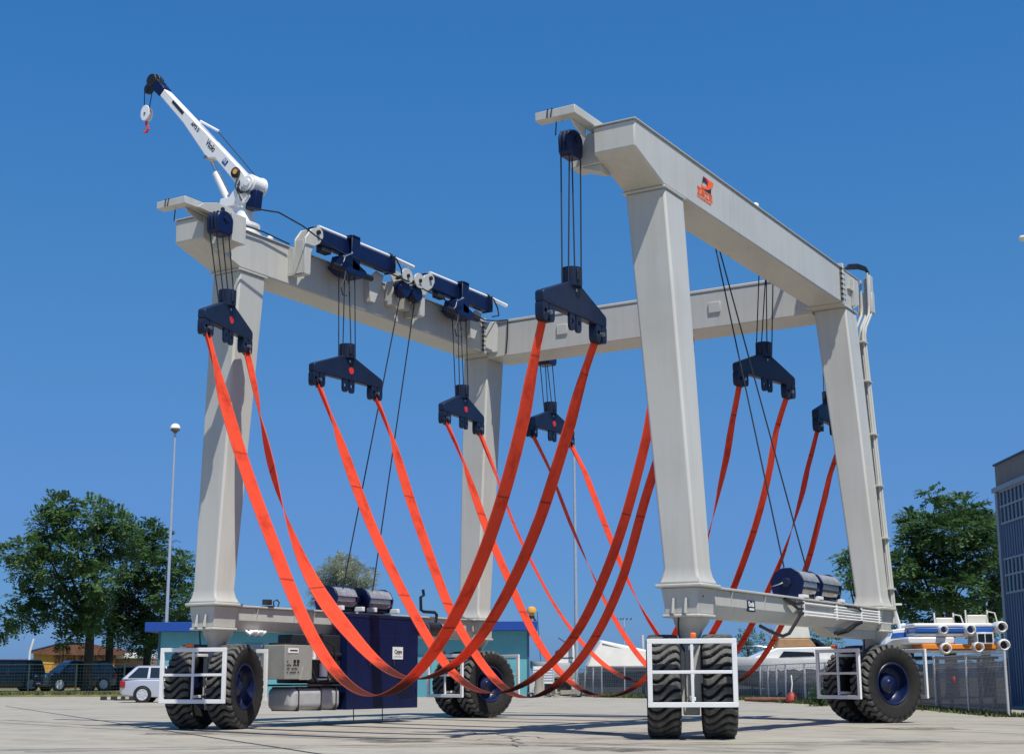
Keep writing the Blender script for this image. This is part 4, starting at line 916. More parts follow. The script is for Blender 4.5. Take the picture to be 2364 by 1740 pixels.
tree('broadleaf_tree', 'lower spreading tree behind the lamp post, right of the tallest tree', 236, 108,
     [(290, 1175, 32), (325, 1165, 30), (345, 1190, 34), (300, 1230, 46), (345, 1245, 44), (385, 1235, 26), (400, 1225, 20), (410, 1265, 24), (270, 1290, 40), (320, 1300, 46), (370, 1300, 40), (405, 1310, 28), (245, 1330, 36), (285, 1350, 40), (335, 1360, 40), (240, 1385, 26), (265, 1385, 24)], .30, 4.8, LEAFD, 23, zbase=.3)
tree('broadleaf_tree', 'low leaning tree beside the left corner of the turquoise building', 322, 112,
     [(310, 1380, 34), (345, 1385, 36), (380, 1370, 34), (410, 1345, 28), (395, 1400, 30), (300, 1410, 22), (340, 1415, 24)], .3, 3.2, LEAFD, 31, zbase=.3)
tree('broadleaf_tree', 'big dark tree behind the stacked pedal boats', 2085, 72,
     [(2040, 1085, 16), (2065, 1115, 26), (2105, 1108, 30), (2135, 1115, 22), (2000, 1140, 22), (1985, 1150, 16), (2040, 1160, 38), (2085, 1160, 42), (2130, 1155, 40), (2000, 1190, 36), (2040, 1215, 46), (2095, 1225, 50), (2140, 1210, 42), (1975, 1235, 32), (2000, 1275, 40), (2055, 1290, 44), (2110, 1290, 46), (1985, 1330, 32), (2030, 1345, 40), (2090, 1350, 40), (2135, 1345, 34)], .32, 3.0, LEAFD, 41, dens=1.7, ll=.25, lw=.12)
tree('broadleaf_tree', 'dark tree pressed against the left edge of the dark blue hall', 2165, 75,
     [(2165, 1145, 22), (2185, 1165, 24), (2200, 1150, 18), (2180, 1205, 34), (2205, 1215, 30), (2170, 1255, 36), (2200, 1280, 36), (2170, 1320, 36), (2205, 1350, 34), (2165, 1365, 30)], .26, 3.2, LEAFD, 43, dens=1.7, ll=.25, lw=.12)
tree('broadleaf_tree', 'tree mostly hidden behind the right rear leg of the hoist', 1915, 74,
     [(1852, 1218, 14), (1862, 1245, 18), (1858, 1270, 12), (1895, 1225, 32), (1935, 1240, 34), (1905, 1280, 34), (1950, 1290, 30), (1920, 1330, 34), (1960, 1340, 26)], .25, 3.0, LEAFD, 47, dens=1.7, ll=.25, lw=.12)
tree('olive_tree', 'pale grey green feathery tree behind the winches and the turquoise building', 750, 105,
     [(748, 1232, 16), (735, 1240, 18), (770, 1244, 20), (812, 1262, 14), (696, 1272, 16), (752, 1242, 24), (720, 1262, 26), (785, 1262, 26), (750, 1285, 40), (708, 1300, 30), (795, 1298, 30), (740, 1325, 40), (780, 1330, 38)], .2, 4, LEAFO, 53, dens=3.4, ll=.26, lw=.05, per=10)
def bush(name, label, dx, dy, dist, blobs, mat, seed, cat='bush', flowers=0, ll=.09, lw=.05, dens=9):
    rnd = random.Random(seed); b = gpt(dx, dist); t = thing(name, label, cat, b, 0, 'bushes by the fence')
    mb = MB(); fl = MB()
    for x, y, r in blobs:
        R = r * MPP * dist; c = place(x, y, dist + rnd.uniform(-.3, .3)) - b
        leaves(mb, c, R, int(34 * R * R * dens + 10), rnd, ll, lw, 8, .3)
        if flowers: leaves(fl, c, R * 1.02, int(34 * R * R * flowers), rnd, ll * .8, lw * 1.6, 6, .1)
    mb.build('foliage', mat, t, smooth=0, recalc=False)
    if flowers: fl.build('blossom', PINK, t, smooth=0, recalc=False)
    st = MB()
    for _ in range(6):
        e = place(blobs[0][0] + rnd.uniform(-10, 10), blobs[0][1], dist) - b; st.tube([(rnd.uniform(-.1, .1), rnd.uniform(-.1, .1), -.02), (e.x * .5, e.y * .5, e.z * .6), e], [.025, .02, .008], 5)
    st.build('stem', BARK, t)
bush('leafy_bush', 'small round green bush on the ground beside the right rear wheels', 1795, 1530, 54, [(1793, 1522, 15), (1806, 1530, 14), (1790, 1537, 13), (1815, 1540, 10)], LEAFB, 61, dens=14)
bush('hedge_bush', 'dark hedge bush behind the white boats, seen under the right lower beam', 1650, 1430, 92, [(1640, 1395, 22), (1665, 1405, 22), (1625, 1410, 18), (1650, 1440, 26)], LEAFD, 63, ll=.16, lw=.08, dens=2.6)
bush('hedge_bush', 'wide dark hedge bush behind the cabin cruiser at the right', 1790, 1430, 92, [(1745, 1402, 18), (1775, 1398, 20), (1805, 1400, 20), (1830, 1408, 18), (1780, 1425, 24), (1820, 1430, 22), (1750, 1440, 24)], LEAFD, 65, ll=.16, lw=.08, dens=2.6)
bush('oleander_bush', 'oleander bush with pink blossom above the cruiser', 1715, 1430, 90, [(1705, 1392, 16), (1725, 1398, 14), (1715, 1420, 18)], LEAFB, 67, flowers=1.6, ll=.14, lw=.06, dens=2.2)

# ---- turquoise workshop
BD = 85.7; o = gpt(345, BD); PX = MPP * BD
wk = thing('workshop_building', 'long low turquoise building with flat bright blue roof behind the hoist', 'building', o, YAW)
TEAL = pbr('turquoise_render', (.12, .375, .42), .8, var=.12, scale=.9); BLUE = pbr('blue_fascia', (.008, .06, .30), .5, var=.1, scale=.6)
Lw = (1160 - 345) * PX
MB().bb(0, Lw, 0, 9, 0, 3.86).build('wall', TEAL, wk)
MB().bb(-.72, Lw + .5, -.75, 9.6, 3.86, 4.42).build('roof', BLUE, wk, .03)
MB().bb(-.05, Lw + .05, -.03, -.002, 0, .14).build('plinth', pbr('plinth_grey', (.3, .32, .3), .8), wk)
def bx(d): return (d - 345) * PX
for a, bb_ in ((528, 575),):
    fr = MB().bb(bx(a), bx(bb_), -.05, -.002, 1.5, 3.15).build('window', pbr('shutter_grey', (.2, .3, .36), .6), wk)
    sl_ = MB()
    for k in range(12): sl_.bb(bx(a) + .05, bx(bb_) - .05, -.09, -.05, 1.58 + k * .13, 1.64 + k * .13)
    sl_.build('shutter', pbr('slat_blue', (.22, .36, .44), .5), fr)
dr = MB().bb(bx(900), bx(945), -.06, -.002, .0, 2.4).build('door', pbr('door_teal', (.09, .3, .36), .6), wk)
for q in (345.5, 1158): MB().bb(bx(q) - .06, bx(q) + .06, -.05, .01, .0, 3.85).build('downpipe', pbr('pipe_dark', (.05, .1, .14), .5), wk)
bc = thing('roof_beacon', 'amber globe lamp on the right end of the blue roof', 'lamp', gpt(1166, BD - .4) + Vector((0, 0, 4.42)))
MB().lathe([(.0001, 0), (.30, 0), (.26, .10), (.18, .16), (.18, .3), (.0001, .3)], 16).build('base', BLACK, bc)
MB().lathe([(.0001, .3), (.17, .3), (.17, .42), (.27, .5), (.29, .64), (.24, .78), (.12, .86), (.0001, .88)], 20).build('globe', AMBER, bc)

# ---- sheds on the far left
YEL = pbr('yellow_paint', (.62, .33, .05), .7, var=.2, scale=1.5); RUST = pbr('rusty_sheet', (.36, .17, .05), .85, var=.6, scale=3, col2=(.10, .04, .02), thresh=(.42, .62), stretch=(3, 3, .6))
ys = thing('yellow_shed', 'low orange yellow shed with rusty front behind the parked vans', 'shed', gpt(70, 130), YAW + .12); sp = MPP * 130
MB().bb(0, 45 * sp, 0, 5, 0, 3.5).build('wall', YEL, ys); MB().bb(45 * sp, 175 * sp, .05, 5, 0, 3.3).build('front', RUST, ys)
mb = MB(); mb.prism([(-.3, 3.45), (-.3, 3.6), (2.2, 4.25), (5, 4.3), (8, 3.75), (8, 3.3), (1.8, 3.3)], 'y', -.3, 5.3); mb.build('roof', pbr('roof_rust', (.16, .07, .04), .8, var=.4, scale=2), ys)
mb = MB(); mb.prism([(-.35, 3.62), (2.2, 4.28), (4.4, 4.36), (4.4, 4.42), (2.2, 4.36), (-.35, 3.7)], 'y', -.34, 5.35); mb.build('roof_sheet', pbr('roof_blue', (.04, .06, .16), .6), ys)
for k in (1.75, 4.2): MB().bb(k, k + .05, -.03, 0, 0, 3.45).build('seam', RUST, ys)
bs = thing('brown_shed', 'grey brown shed with white roof edge left of the turquoise building', 'shed', gpt(240, 132), YAW)
MB().bb(0, 85 * sp, 0, 6, 0, 3.0).build('wall', pbr('brown_render', (.30, .20, .13), .85, var=.25, scale=1.5), bs); MB().bb(-1.2, 86 * sp, -.4, 6.2, 3.0, 3.5).build('roof', WHITE, bs, .06)
MB().bb(-1.15, 0, .1, 5, 0, 3.0).build('side_wall', RUST, bs)
mb = thing('brick_wall', 'low brick wall at the left edge above the dark people carrier', 'wall', gpt(0, 140), YAW); MB().bb(-6, 4.6, 0, .4, 0, 3.1).build('panel', pbr('brick', (.28, .11, .07), .85, var=.5, scale=6), mb)
mp_ = thing('leaning_mast', 'short bent white post standing left of the yellow shed', 'post', gpt(62, 118)); MB().tube([(-.1, 0, 0), (-.05, 0, 2.2), (0, 0, 3.4), (.25 * R0.x, .25 * R0.y, 4.4)], .09, 8).build('shaft', WHITE, mp_)

# ---- vehicles
def car(name, label, pos, heading, sc, paint, L, Wd, Hh, belt, gh, hood, tail='red', group='vehicles parked on the left'):
    """x forward; gh = (rear foot, rear top, front top, front foot) of the cabin along x"""
    t = thing(name, label, 'car', pos, heading, group); t.scale = (sc, sc, sc)
    w = Wd / 2; h = L / 2
    secs = []
    for x, ww, zb, zt in ((-h, .80, .42, belt - .10), (-h + .12, .92, .30, belt - .01), (-h + .8, 1, .22, belt), (-.2, 1, .2, belt), (gh[3] - .1, 1, .2, belt - .02), (gh[3] + .35, .98, .2, hood + .05), (h - .45, .96, .22, hood), (h - .12, .90, .26, hood - .13), (h, .78, .36, hood - .26)):
        y = w * ww; secs.append([(x, -y * .96, zb), (x, -y, (zb + zt) / 2), (x, -y * .97, zt - .05), (x, -y * .86, zt), (x, y * .86, zt), (x, y * .97, zt - .05), (x, y, (zb + zt) / 2), (x, y * .96, zb)])
    MB().loft(secs).build('body', paint, t, .03, smooth=50)
    r0, r1, f1, f0 = gh; yb, yt = w * .95, w * .74
    def P(u, v, side, off=0):      # u along, v up on the cabin side
        xa, xb = r0 + (r1 - r0) * v, f0 + (f1 - f0) * v; y = (yb + (yt - yb) * v) + off
        return (xa + (xb - xa) * u, side * y, belt - .03 + (Hh - belt + .03) * v)
    cab = MB(); cab.loft([[(r0, -yb, belt - .03), (f0, -yb, belt - .03), (f0, yb, belt - .03), (r0, yb, belt - .03)], [(r1, -yt, Hh - .05), (f1, -yt, Hh - .05), (f1, yt, Hh - .05), (r1, yt, Hh - .05)], [(r1 + .12, -yt * .85, Hh), (f1 - .12, -yt * .85, Hh), (f1 - .12, yt * .85, Hh), (r1 + .12, yt * .85, Hh)]])
    cab.build('cabin', paint, t, .04, smooth=50)
    for sd in (-1, 1):
        for a, b in ((.06, .30), (.335, .62), (.65, .95)):
            mb = MB(); pts = [(a, .14), (b, .14), (b if b < .9 else .90, .86), (a if a > .1 else .10, .86)]
            mb.loft([[P(u, v, sd, .004) for u, v in pts], [P(u, v, sd, .018) for u, v in pts]]); mb.build('window', GLASS, t, smooth=0)
    for xa, xb, nm, sg in ((f0, f1, 'windscreen', 1), (r0, r1, 'rear_window', -1)):
        q = [(.14, .88), (.86, .84)]; mb = MB(); rg = []
        for off in (.004, .02):
            rg.append([(xa + (xb - xa) * v + sg * off, s_ * (yb + (yt - yb) * v) * .9, belt - .03 + (Hh - belt) * v) for v, s_ in ((.14, -1), (.14, 1), (.88, 1), (.88, -1))])
        mb.loft(rg); mb.build(nm, GLASS, t, smooth=0)
    wr = .32 * Hh / 1.5
    for x in (-h + L * .20, h - L * .19):
        for sd in (-1, 1):
            ar = MB(); ar.lathe([(.0001, w * .90), (wr * 1.16, w * .90), (wr * 1.16, w * 1.004), (.0001, w * 1.004)], 24, 'y', (x, 0, wr)); 
            if sd < 0: ar.v = [Vector((p.x, -p.y, p.z)) for p in ar.v]
            ar.build('wheel_arch', BLACK, t)
            wh = MB(); wh.lathe([(.0001, w * .8), (wr, w * .8), (wr, w * 1.0), (wr * .93, w * 1.03), (wr * .70, w * 1.025), (.0001, w * 1.01)], 28, 'y', (x, 0, wr)); rm = MB()
            rm.lathe([(wr * .72, w * 1.024), (wr * .70, w * 1.04), (wr * .60, w * 1.04), (wr * .58, w * 1.02)], 28, 'y', (x, 0, wr))
            for k in range(7):
                a = 2 * pi * k / 7; rm.box((x + wr * .34 * cos(a), w * 1.03, wr + wr * .34 * sin(a)), (wr * .62, .02, wr * .16), Matrix.Rotation(-a, 3, 'Y'))
            rm.lathe([(.0001, w * 1.02), (wr * .16, w * 1.02), (wr * .14, w * 1.045), (.0001, w * 1.045)], 14, 'y', (x, 0, wr))
            for m_ in (wh, rm):
                if sd < 0: m_.v = [Vector((p.x, -p.y, p.z)) for p in m_.v]
            wo_ = wh.build('wheel', BLACK, t); rm.build('rim', pbr('alloy_paint', (.55, .56, .58), .35, .2), wo_)
    for sd in (-1, 1):
        mb = MB(); mb.bb(-h + .02, -h + .22, *sorted((sd * w * .74, sd * w * .965)), belt - .34, belt - .06); mb.build('tail_light', pbr('tail_red', (.28, .015, .02), .3), t, .03)
        mb = MB(); mb.bb(h - .22, h - .02, *sorted((sd * w * .58, sd * w * .88)), hood - .26, hood - .08); mb.build('headlight', CHROME, t, .03)
        mb = MB(); mb.bb(f0 - .45, f0 - .25, *sorted((sd * w * 1.0, sd * w * 1.12)), belt + .02, belt + .16); mb.build('mirror', paint, t, .03)
        mb = MB()
        for xx in (-.55, .5): mb.bb(xx, xx + .16, *sorted((sd * w * .99, sd * w * 1.015)), belt - .14, belt - .10)
        mb.build('door_handle', DARKMETAL, t)
    MB().bb(h - .04, h + .02, -w * .55, w * .55, hood - .40, hood - .2).build('grille', BLACK, t, .02)
    MB().bb(h - .02, h + .03, -.26, .26, .38, .50).build('number_plate', WHITE, t); MB().bb(-h - .02, -h + .02, -.26, .26, .62, .74).build('number_plate', WHITE, t)
    MB().bb(h - .3, h + .05, -w * .82, w * .82, .26, .44).build('bumper', paint, t, .05)
    return t
SILVER = pbr('silver_paint', (.52, .54, .60), .28, .35, coat=.4); DKBLUE = pbr('dark_blue_car_paint', (.025, .035, .05), .22, .2, coat=.5); DKGREY = pbr('blue_grey_car_paint', (.05, .068, .09), .25, .2, coat=.5)
hd = Vector((cos(YAW + .10), sin(YAW + .10), 0)); pos = gpt(268, 68.7) + hd * 2.75
car('estate_car', 'silver estate car parked behind the left front wheels', pos, YAW + .10, 1.18, SILVER, 4.6, 1.76, 1.45, .93, (-2.24, -1.72, .10, 1.12), .90)
p = gpt(165, 104); p.z = .3
car('parked_van', 'dark people carrier with its bonnet towards the yard, between bank and tree', p, YAW + pi + .75, 1.18, DKBLUE, 4.7, 1.85, 1.82, 1.08, (-2.25, -2.0, .55, 1.45), 1.05)
p = gpt(10, 104); p.z = .3
car('parked_van', 'dark blue people carrier cut off by the left picture edge', p, YAW + pi + .55, 1.2, DKGREY, 4.6, 1.85, 1.85, 1.08, (-2.2, -2.0, .6, 1.45), 1.05)
p = gpt(300, 112); p.z = .3
car('parked_van', 'black car behind the wire fence, partly hidden by the silver estate', p, YAW + .1, 1.1, pbr('black_car_paint', (.012, .013, .02), .25, coat=.4), 4.6, 1.8, 1.6, 1.0, (-2.1, -1.8, .5, 1.4), .98)
p = gpt(235, 110); p.z = .3
car('parked_van', 'dark car behind the two tree trunks', p, YAW + .2, 1.1, pbr('black_car_paint', (.012, .013, .02), .25, coat=.4), 4.6, 1.8, 1.6, 1.0, (-2.1, -1.8, .5, 1.4), .98)

# timber sleeper with white ends beside the estate car
tm = thing('timber_kerb', 'long low black and white painted timber lying beside the silver car', 'timber', gpt(222, 77), YAW - .12)
MB().bb(0, 2.6, 0, .2, 0, .2).build('beam', pbr('dark_timber', (.04, .035, .03), .8, var=.4, scale=6), tm, .01)
mb = MB()
for k in (.38, .95, 1.4): mb.bb(k, k + .2, -.012, 0, .02, .19)
mb.build('white_patch', pbr('worn_white', (.5, .47, .4), .8, var=.3), tm)
MB().bb(1.35, 2.9, -1.4, -1.25, 0, .07).build('plank', pbr('dark_timber', (.04, .035, .03), .8), tm)

# ---- fences
MESHW = pbr('galvanised_wire', (.32, .33, .34), .5, .6); POSTG = pbr('galvanised_post', (.55, .56, .58), .5, .2); WIREG = pbr('green_wire', (.035, .06, .05), .5)
def screen_mat():
    m, t, b = nodes('shade_cloth'); L = t.links.new
    tc = t.nodes.new('ShaderNodeTexCoord'); n = t.nodes.new('ShaderNodeTexNoise'); n.inputs['Scale'].default_value = 1.6; n.inputs['Detail'].default_value = 8; n.inputs['Roughness'].default_value = .7; L(tc.outputs['Object'], n.inputs['Vector'])
    r = t.nodes.new('ShaderNodeValToRGB'); L(n.outputs['Fac'], r.inputs[0]); r.color_ramp.elements[0].position = .3; r.color_ramp.elements[0].color = (.035, .04, .045, 1); r.color_ramp.elements[1].position = .7; r.color_ramp.elements[1].color = (.15, .16, .165, 1)
    w = t.nodes.new('ShaderNodeTexWave'); w.inputs['Scale'].default_value = 3; w.bands_direction = 'Z'; w.inputs['Distortion'].default_value = 1.5; L(tc.outputs['Object'], w.inputs['Vector'])
    mx = t.nodes.new('ShaderNodeMix'); mx.data_type = 'RGBA'; mx.inputs['Factor'].default_value = .25; L(r.outputs[0], mx.inputs['A']); L(w.outputs['Color'], mx.inputs['B'])
    mz = t.nodes.new('ShaderNodeMix'); mz.data_type = 'RGBA'; mz.blend_type = 'MULTIPLY'; mz.inputs['Factor'].default_value = .5; L(r.outputs[0], mz.inputs['A']); L(w.outputs['Color'], mz.inputs['B'])
    L(mz.outputs['Result'], b.inputs['Base Color']); b.inputs['Roughness'].default_value = .9
    tr = t.nodes.new('ShaderNodeBsdfTransparent'); ms = t.nodes.new('ShaderNodeMixShader'); ms.inputs[0].default_value = .10
    L(b.outputs[0], ms.inputs[1]); L(tr.outputs[0], ms.inputs[2]); L(ms.outputs[0], t.nodes['Material Output'].inputs[0]); return m
SCREEN = screen_mat()
def fence(name, label, pts, step, h, hs, wire, post, screen=True, zb=0., cell=.2, pr=.045):
    base = Vector(pts[0]); base = Vector((base.x, base.y, zb)); t = thing(name, label, 'fence', base, 0)
    wm = MB(); sm_ = MB(); rail = MB()
    for a, b in zip(pts[:-1], pts[1:]):
        a = Vector((a[0], a[1], zb)); b = Vector((b[0], b[1], zb)); d = b - a; L_ = d.length; d.normalize(); nrm = Vector((-d.y, d.x, 0)); n = max(1, round(L_ / step))
        for k in range(n + (1 if b.xy == Vector(pts[-1]).xy else 0)):
            q = a + d * (L_ * k / n) - base; MB().cyl(q, q + Vector((0, 0, h + .05)), pr, n=8).build('post', post, t)
        nv = int(L_ / cell); rw = .008
        for k in range(nv): q = a + d * (k * cell) - base + nrm * .05; wm.tube([q + Vector((0, 0, .04)), q + Vector((0, 0, h))], rw, 3, False)
        zz = .06
        while zz < h: wm.tube([a - base + nrm * .05 + Vector((0, 0, zz)), b - base + nrm * .05 + Vector((0, 0, zz))], rw, 3, False); zz += cell
        rail.tube([a - base + Vector((0, 0, h)), b - base + Vector((0, 0, h))], .022, 6)
        if screen:
            m = max(2, int(L_ / .8)); v = []; f = []
            for k in range(m + 1):
                q = a + d * (L_ * k / m) - base + nrm * (.10 + .02 * sin(k * 1.7)); top = hs + .05 * sin(k * 2.3 + a.x)
                v += [q + Vector((0, 0, .03)), q + Vector((0, 0, top))]
                if k: f.append((2 * k - 2, 2 * k, 2 * k + 1, 2 * k - 1))
            sm_.add(v, f)
    wm.build('wire_mesh', wire, t, smooth=0); rail.build('top_rail', wire, t)
    if screen: sm_.build('shade_screen', SCREEN, t, smooth=60, recalc=False)
    return t
fence('yard_fence', 'grey wire fence with dark screen between turquoise building and right rear wheels', [(-27.4, 56), (-22.5, 50), (-9.76, 42.0), (-6.36, 36.4), (1.6, 26.3)], 2.6, 1.62, 1.38, MESHW, POSTG)
fence('yard_fence', 'grey wire fence with dark screen at the right picture edge', [(1.9, 26.0), (3.39, 24.14), (7.35, 16.6)], 4.2, 1.68, 1.5, MESHW, POSTG, cell=.14, pr=.035)
fence('yard_gate', 'pale steel gate panel beyond the right end of the screen fence', [(7.55, 18.4), (12.6, 15.8)], 1.3, 1.6, 1.45, MESHW, POSTG, cell=.14)
a = gpt(-40, 98); b = gpt(272, 96)
fence('wire_fence', 'dark green wire fence on the grass bank in front of the parked vans', [(a.x, a.y), (b.x, b.y)], 3.2, 1.85, 1.4, WIREG, WIREG, screen=False, zb=.26, cell=.22, pr=.05)
tufts('grass', [Vector((x, y, 0)) for x, y in ((-22.5, 49.7), (-16, 45.7), (-9.7, 41.8), (-6.3, 36.2), (1.6, 26.1))], GREENG, 7000, .24, 'green weeds along the foot of the yard fence')

tufts('grass', [Vector((x, y, 0)) for x, y in ((1.6, 26.1), (3.4, 24.0), (7.4, 16.5), (12.5, 15.6))], GREENG, 3500, .13, 'low green weeds along the fence at the right edge')
# ---- lamp posts
def lamp_post(label, dx0, dxt, dyt, dist):
    top = place(dxt, dyt, dist); b = Vector((top.x, top.y, 0)); t = thing('lamp_post', label, 'lamp post', b, 0, 'tall lamp posts'); h = top.z
    MB().tube([(0, 0, 0), (0, 0, h * .45), (0, 0, h - .2)], [.13, .105, .075], 12).build('pole', pbr('pole_grey', (.42, .47, .52), .4, .3, var=.1), t)
    MB().lathe([(.0001, h - .22), (.1, h - .2), (.16, h - .1), (.30, h - .02), (.31, h + .1), (.0001, h + .12)], 20).build('lamp_bowl', pbr('lamp_bowl', (.12, .09, .05), .3), t)
    MB().lathe([(.31, h + .09), (.34, h + .14), (.31, h + .28), (.22, h + .4), (.10, h + .46), (.0001, h + .47)], 20).build('lamp_cap', WHITE, t)
lamp_post('tall lamp post with white cap rising left of the left front leg', 372, 384, 943, 97)
lamp_post('tall slim lamp post behind the crossing slings in the middle', 1262, 1257, 912, 92)
sp_ = place(2233, 527, 30); bs_ = Vector((sp_.x, sp_.y, 0)) + R0 * 2.4
st = thing('street_lamp', 'white street lamp head poking in at the right edge of the sky', 'street lamp', bs_, YAW)
MB().tube([(0, 0, 0), (0, 0, 9.0), (-.1, 0, 9.8), (-.6, 0, 10.05), (-1.6, 0, 10.02)], [.09, .075, .05, .045, .04], 10).build('pole', POSTG, st)
MB().loft([[(x, y * w_, 10.0 + z * hh) for y, z in ((-.14, 0), (-.11, .6), (0, 1), (.11, .6), (.14, 0), (.09, -.75), (-.09, -.75))] for x, w_, hh in ((-1.5, .6, .06), (-1.9, 1, .10), (-2.2, .95, .09), (-2.36, .6, .06), (-2.40, .2, .02))]).build('lamp_head', pbr('lamp_cream', (.68, .66, .56), .4), st, smooth=60)

# ---- dark blue hall at the right edge
HD = 55.0; hx = (2306 - 1182) / FPX * HD
hl = thing('boat_hall', 'dark blue metal hall cut off by the right edge', 'building', CAM * Vector((1, 1, 0)) if False else Vector((CAM.x, CAM.y, 0)) + R0 * hx + FH * HD, YAW - .025)
HB = pbr('hall_blue_sheet', (.075, .13, .22), .55, var=.12, scale=1.5, stretch=(1, 6, .3)); HG = pbr('hall_frame', (.20, .25, .31), .5)
MB().bb(0, 12, -26, 0, 0, 7.97).build('wall', HB, hl)
MB().bb(-.02, 12.2, -26.2, .02, 8.15, 9.0).build('parapet', pbr('parapet_brown', (.16, .15, .14), .7, var=.2, scale=1), hl); MB().bb(-.16, 12.4, -26.4, .18, 7.97, 8.15).build('eaves', HG, hl); MB().bb(-.08, 12.3, -26.3, .08, 9.0, 9.07).build('coping', pbr('coping_navy', (.02, .025, .07), .5), hl)
MB().bb(-.10, .02, -.25, .02, 0, 7.94).build('corner_trim', HG, hl)
for z0, z1 in ((6.75, 7.9), (4.15, 5.35)):
    fr = MB(); gl = MB().bb(-.03, .0, -20, -.5, z0, z1).build('window', GLASS, hl)
    for k in range(44): fr.bb(-.075, -.032, -.5 - k * .45 - .05, -.5 - k * .45, z0, z1)
    for z in (z0 - .06, (z0 + z1) / 2, z1): fr.bb(-.08, -.034, -20, -.45, z, z + .07)
    fr.build('frame', HG, gl)
rb_ = MB()
for k in range(60): rb_.bb(-.028, -.002, -.6 - k * .3, -.55 - k * .3, 5.45, 6.66)
for k in range(60): rb_.bb(-.028, -.002, -.6 - k * .3, -.55 - k * .3, .1, 4.05)
rb_.build('sheet_rib', HB, hl)

# ---- boats behind the fence
GEL = pbr('white_gelcoat', (.72, .72, .70), .3, coat=.3, var=.08, scale=1.5); TAN = pbr('tan_canvas', (.38, .22, .11), .8, var=.2); BSTR = pbr('boat_blue', (.02, .10, .38), .35); OSTR = pbr('boat_orange', (.80, .25, .02), .45); CREAM = pbr('cream_seat', (.68, .66, .58), .5, var=.1)
def hull(t, L_, Wd, z0, z1, mat, bow=1):
    secs = []
    for u, w_, zb in ((0, .88, .15), (.25, 1, .05), (.55, 1, .05), (.8, .72, .18), (.93, .4, .42), (1, .06, .75)):
        y = Wd / 2 * w_; zz = z0 + (z1 - z0) * zb; x = bow * (u * L_); zt = z1 + .12 * u * u * (z1 - z0)
        secs.append([(x, 0, zz), (x, y * .75, zz + (z1 - z0) * .18), (x, y, zt - .12), (x, y, zt), (x, -y, zt), (x, -y, zt - .12), (x, -y * .75, zz + (z1 - z0) * .18)])
    return MB().loft(secs).build('hull', mat, t, smooth=50)
D_ = 72; k = MPP * D_
cr = thing('cabin_cruiser', 'white cabin cruiser with long dark side window behind the fence', 'boat', gpt(1838, D_), YAW + .06)
hull(cr, 285 * k, 2.6, .45, 1.95, GEL, -1)
mb = MB(); mb.prism([(-.4, 1.94), (-3.6, 1.94), (-4.6, 1.98), (-3.3, 2.5), (-.5, 2.55)], 'y', -1.05, 1.05); mb.build('cabin', GEL, cr, .05)
mb = MB(); mb.prism([(-1.45, 2.08), (-3.25, 2.02), (-3.0, 2.33), (-1.5, 2.28)], 'y', -1.075, -1.052); mb.build('window', GLASS, cr)
mb = MB(); mb.prism([(-3.7, 2.02), (-4.5, 2.0), (-3.45, 2.42)], 'y', -1.0, 1.0); mb.build('windscreen', pbr('green_glass', (.22, .30, .27), .15), cr, .02)
mb = MB(); mb.prism([(-1.3, 2.56), (-3.3, 2.52), (-3.15, 2.95), (-1.6, 2.95)], 'y', -.9, .9); mb.build('flybridge', TAN, cr, .04)
mb = MB(); mb.prism([(-1.55, 2.96), (-3.2, 2.96), (-2.8, 3.75), (-1.7, 3.75)], 'y', -.85, .85); mb.build('awning', CREAM, cr, .04)
mb = MB(); mb.prism([(-1.0, 2.56), (-1.6, 2.96), (-1.35, 2.96), (-.75, 2.56)], 'y', -.9, .9); mb.build('flybridge_screen', GLASS, cr)
mb = MB(); mb.tube([(-3.5, -.95, 2.5), (-4.3, -.9, 2.6), (-5.6, -.6, 2.55), (-6.2, 0, 2.5)], .025, 6); mb.tube([(-3.3, -.9, 2.55), (-3.9, -.9, 3.3), (-3.2, -.9, 3.75)], .025, 6); mb.build('rail', CHROME, cr)
MB().bb(-6, -.6, -.5, .5, .0, .5).build('cradle', DARKMETAL, cr)
D_ = 92; k = MPP * D_
tp = thing('covered_boat', 'boat under a big white tarpaulin left of the right front wheels', 'boat', gpt(1286, D_), YAW)
mb = MB(); X = lambda d_: (d_ - 1286) * k; Zt = lambda dy_: 1.03 + (1487 - dy_) * k
mb.loft([[(X(1300), .6, Zt(1434)), (X(1322), .6, Zt(1404)), (X(1480), .6, Zt(1438)), (X(1490), .3, Zt(1462)), (X(1286), .3, Zt(1462))], [(X(1300), 3.4, Zt(1434)), (X(1322), 3.4, Zt(1400)), (X(1480), 3.4, Zt(1434)), (X(1490), 3.8, Zt(1462)), (X(1286), 3.8, Zt(1462))]])
mb.build('tarpaulin', pbr('white_tarp', (.66, .64, .58), .7, var=.14, scale=.7, bump=.6, bscale=2), tp, .12, seg=3)
mb = MB()
mb.tube([(X(1322), .55, Zt(1410)), (X(1400), .55, Zt(1432)), (X(1450), .5, Zt(1440))], .025, 5); mb.build('seam', pbr('seam_grey', (.3, .3, .28), .7), tp)
mb = MB(); mb.bb(X(1290), X(1480), .8, 3.2, .5, Zt(1461)); mb.build('hull', pbr('hull_dark', (.10, .11, .13), .5), tp, .1)
sb = thing('sailing_boat', 'small white cabin boat right of the turquoise building', 'boat', gpt(1262, 90), YAW + .04); k = MPP * 90
hull(sb, 100 * k, 1.9, .9, 2.0, GEL, -1)
mb = MB(); mb.prism([(-.05, 1.98), (-1.3, 1.98), (-1.2, 2.7), (-.35, 3.15), (-.15, 3.1)], 'y', -.7, .7); mb.build('cabin', GEL, sb, .06)
mb = MB(); mb.bb(-.95, -.2, -.72, -.702, 2.28, 2.34); mb.build('window', GLASS, sb)
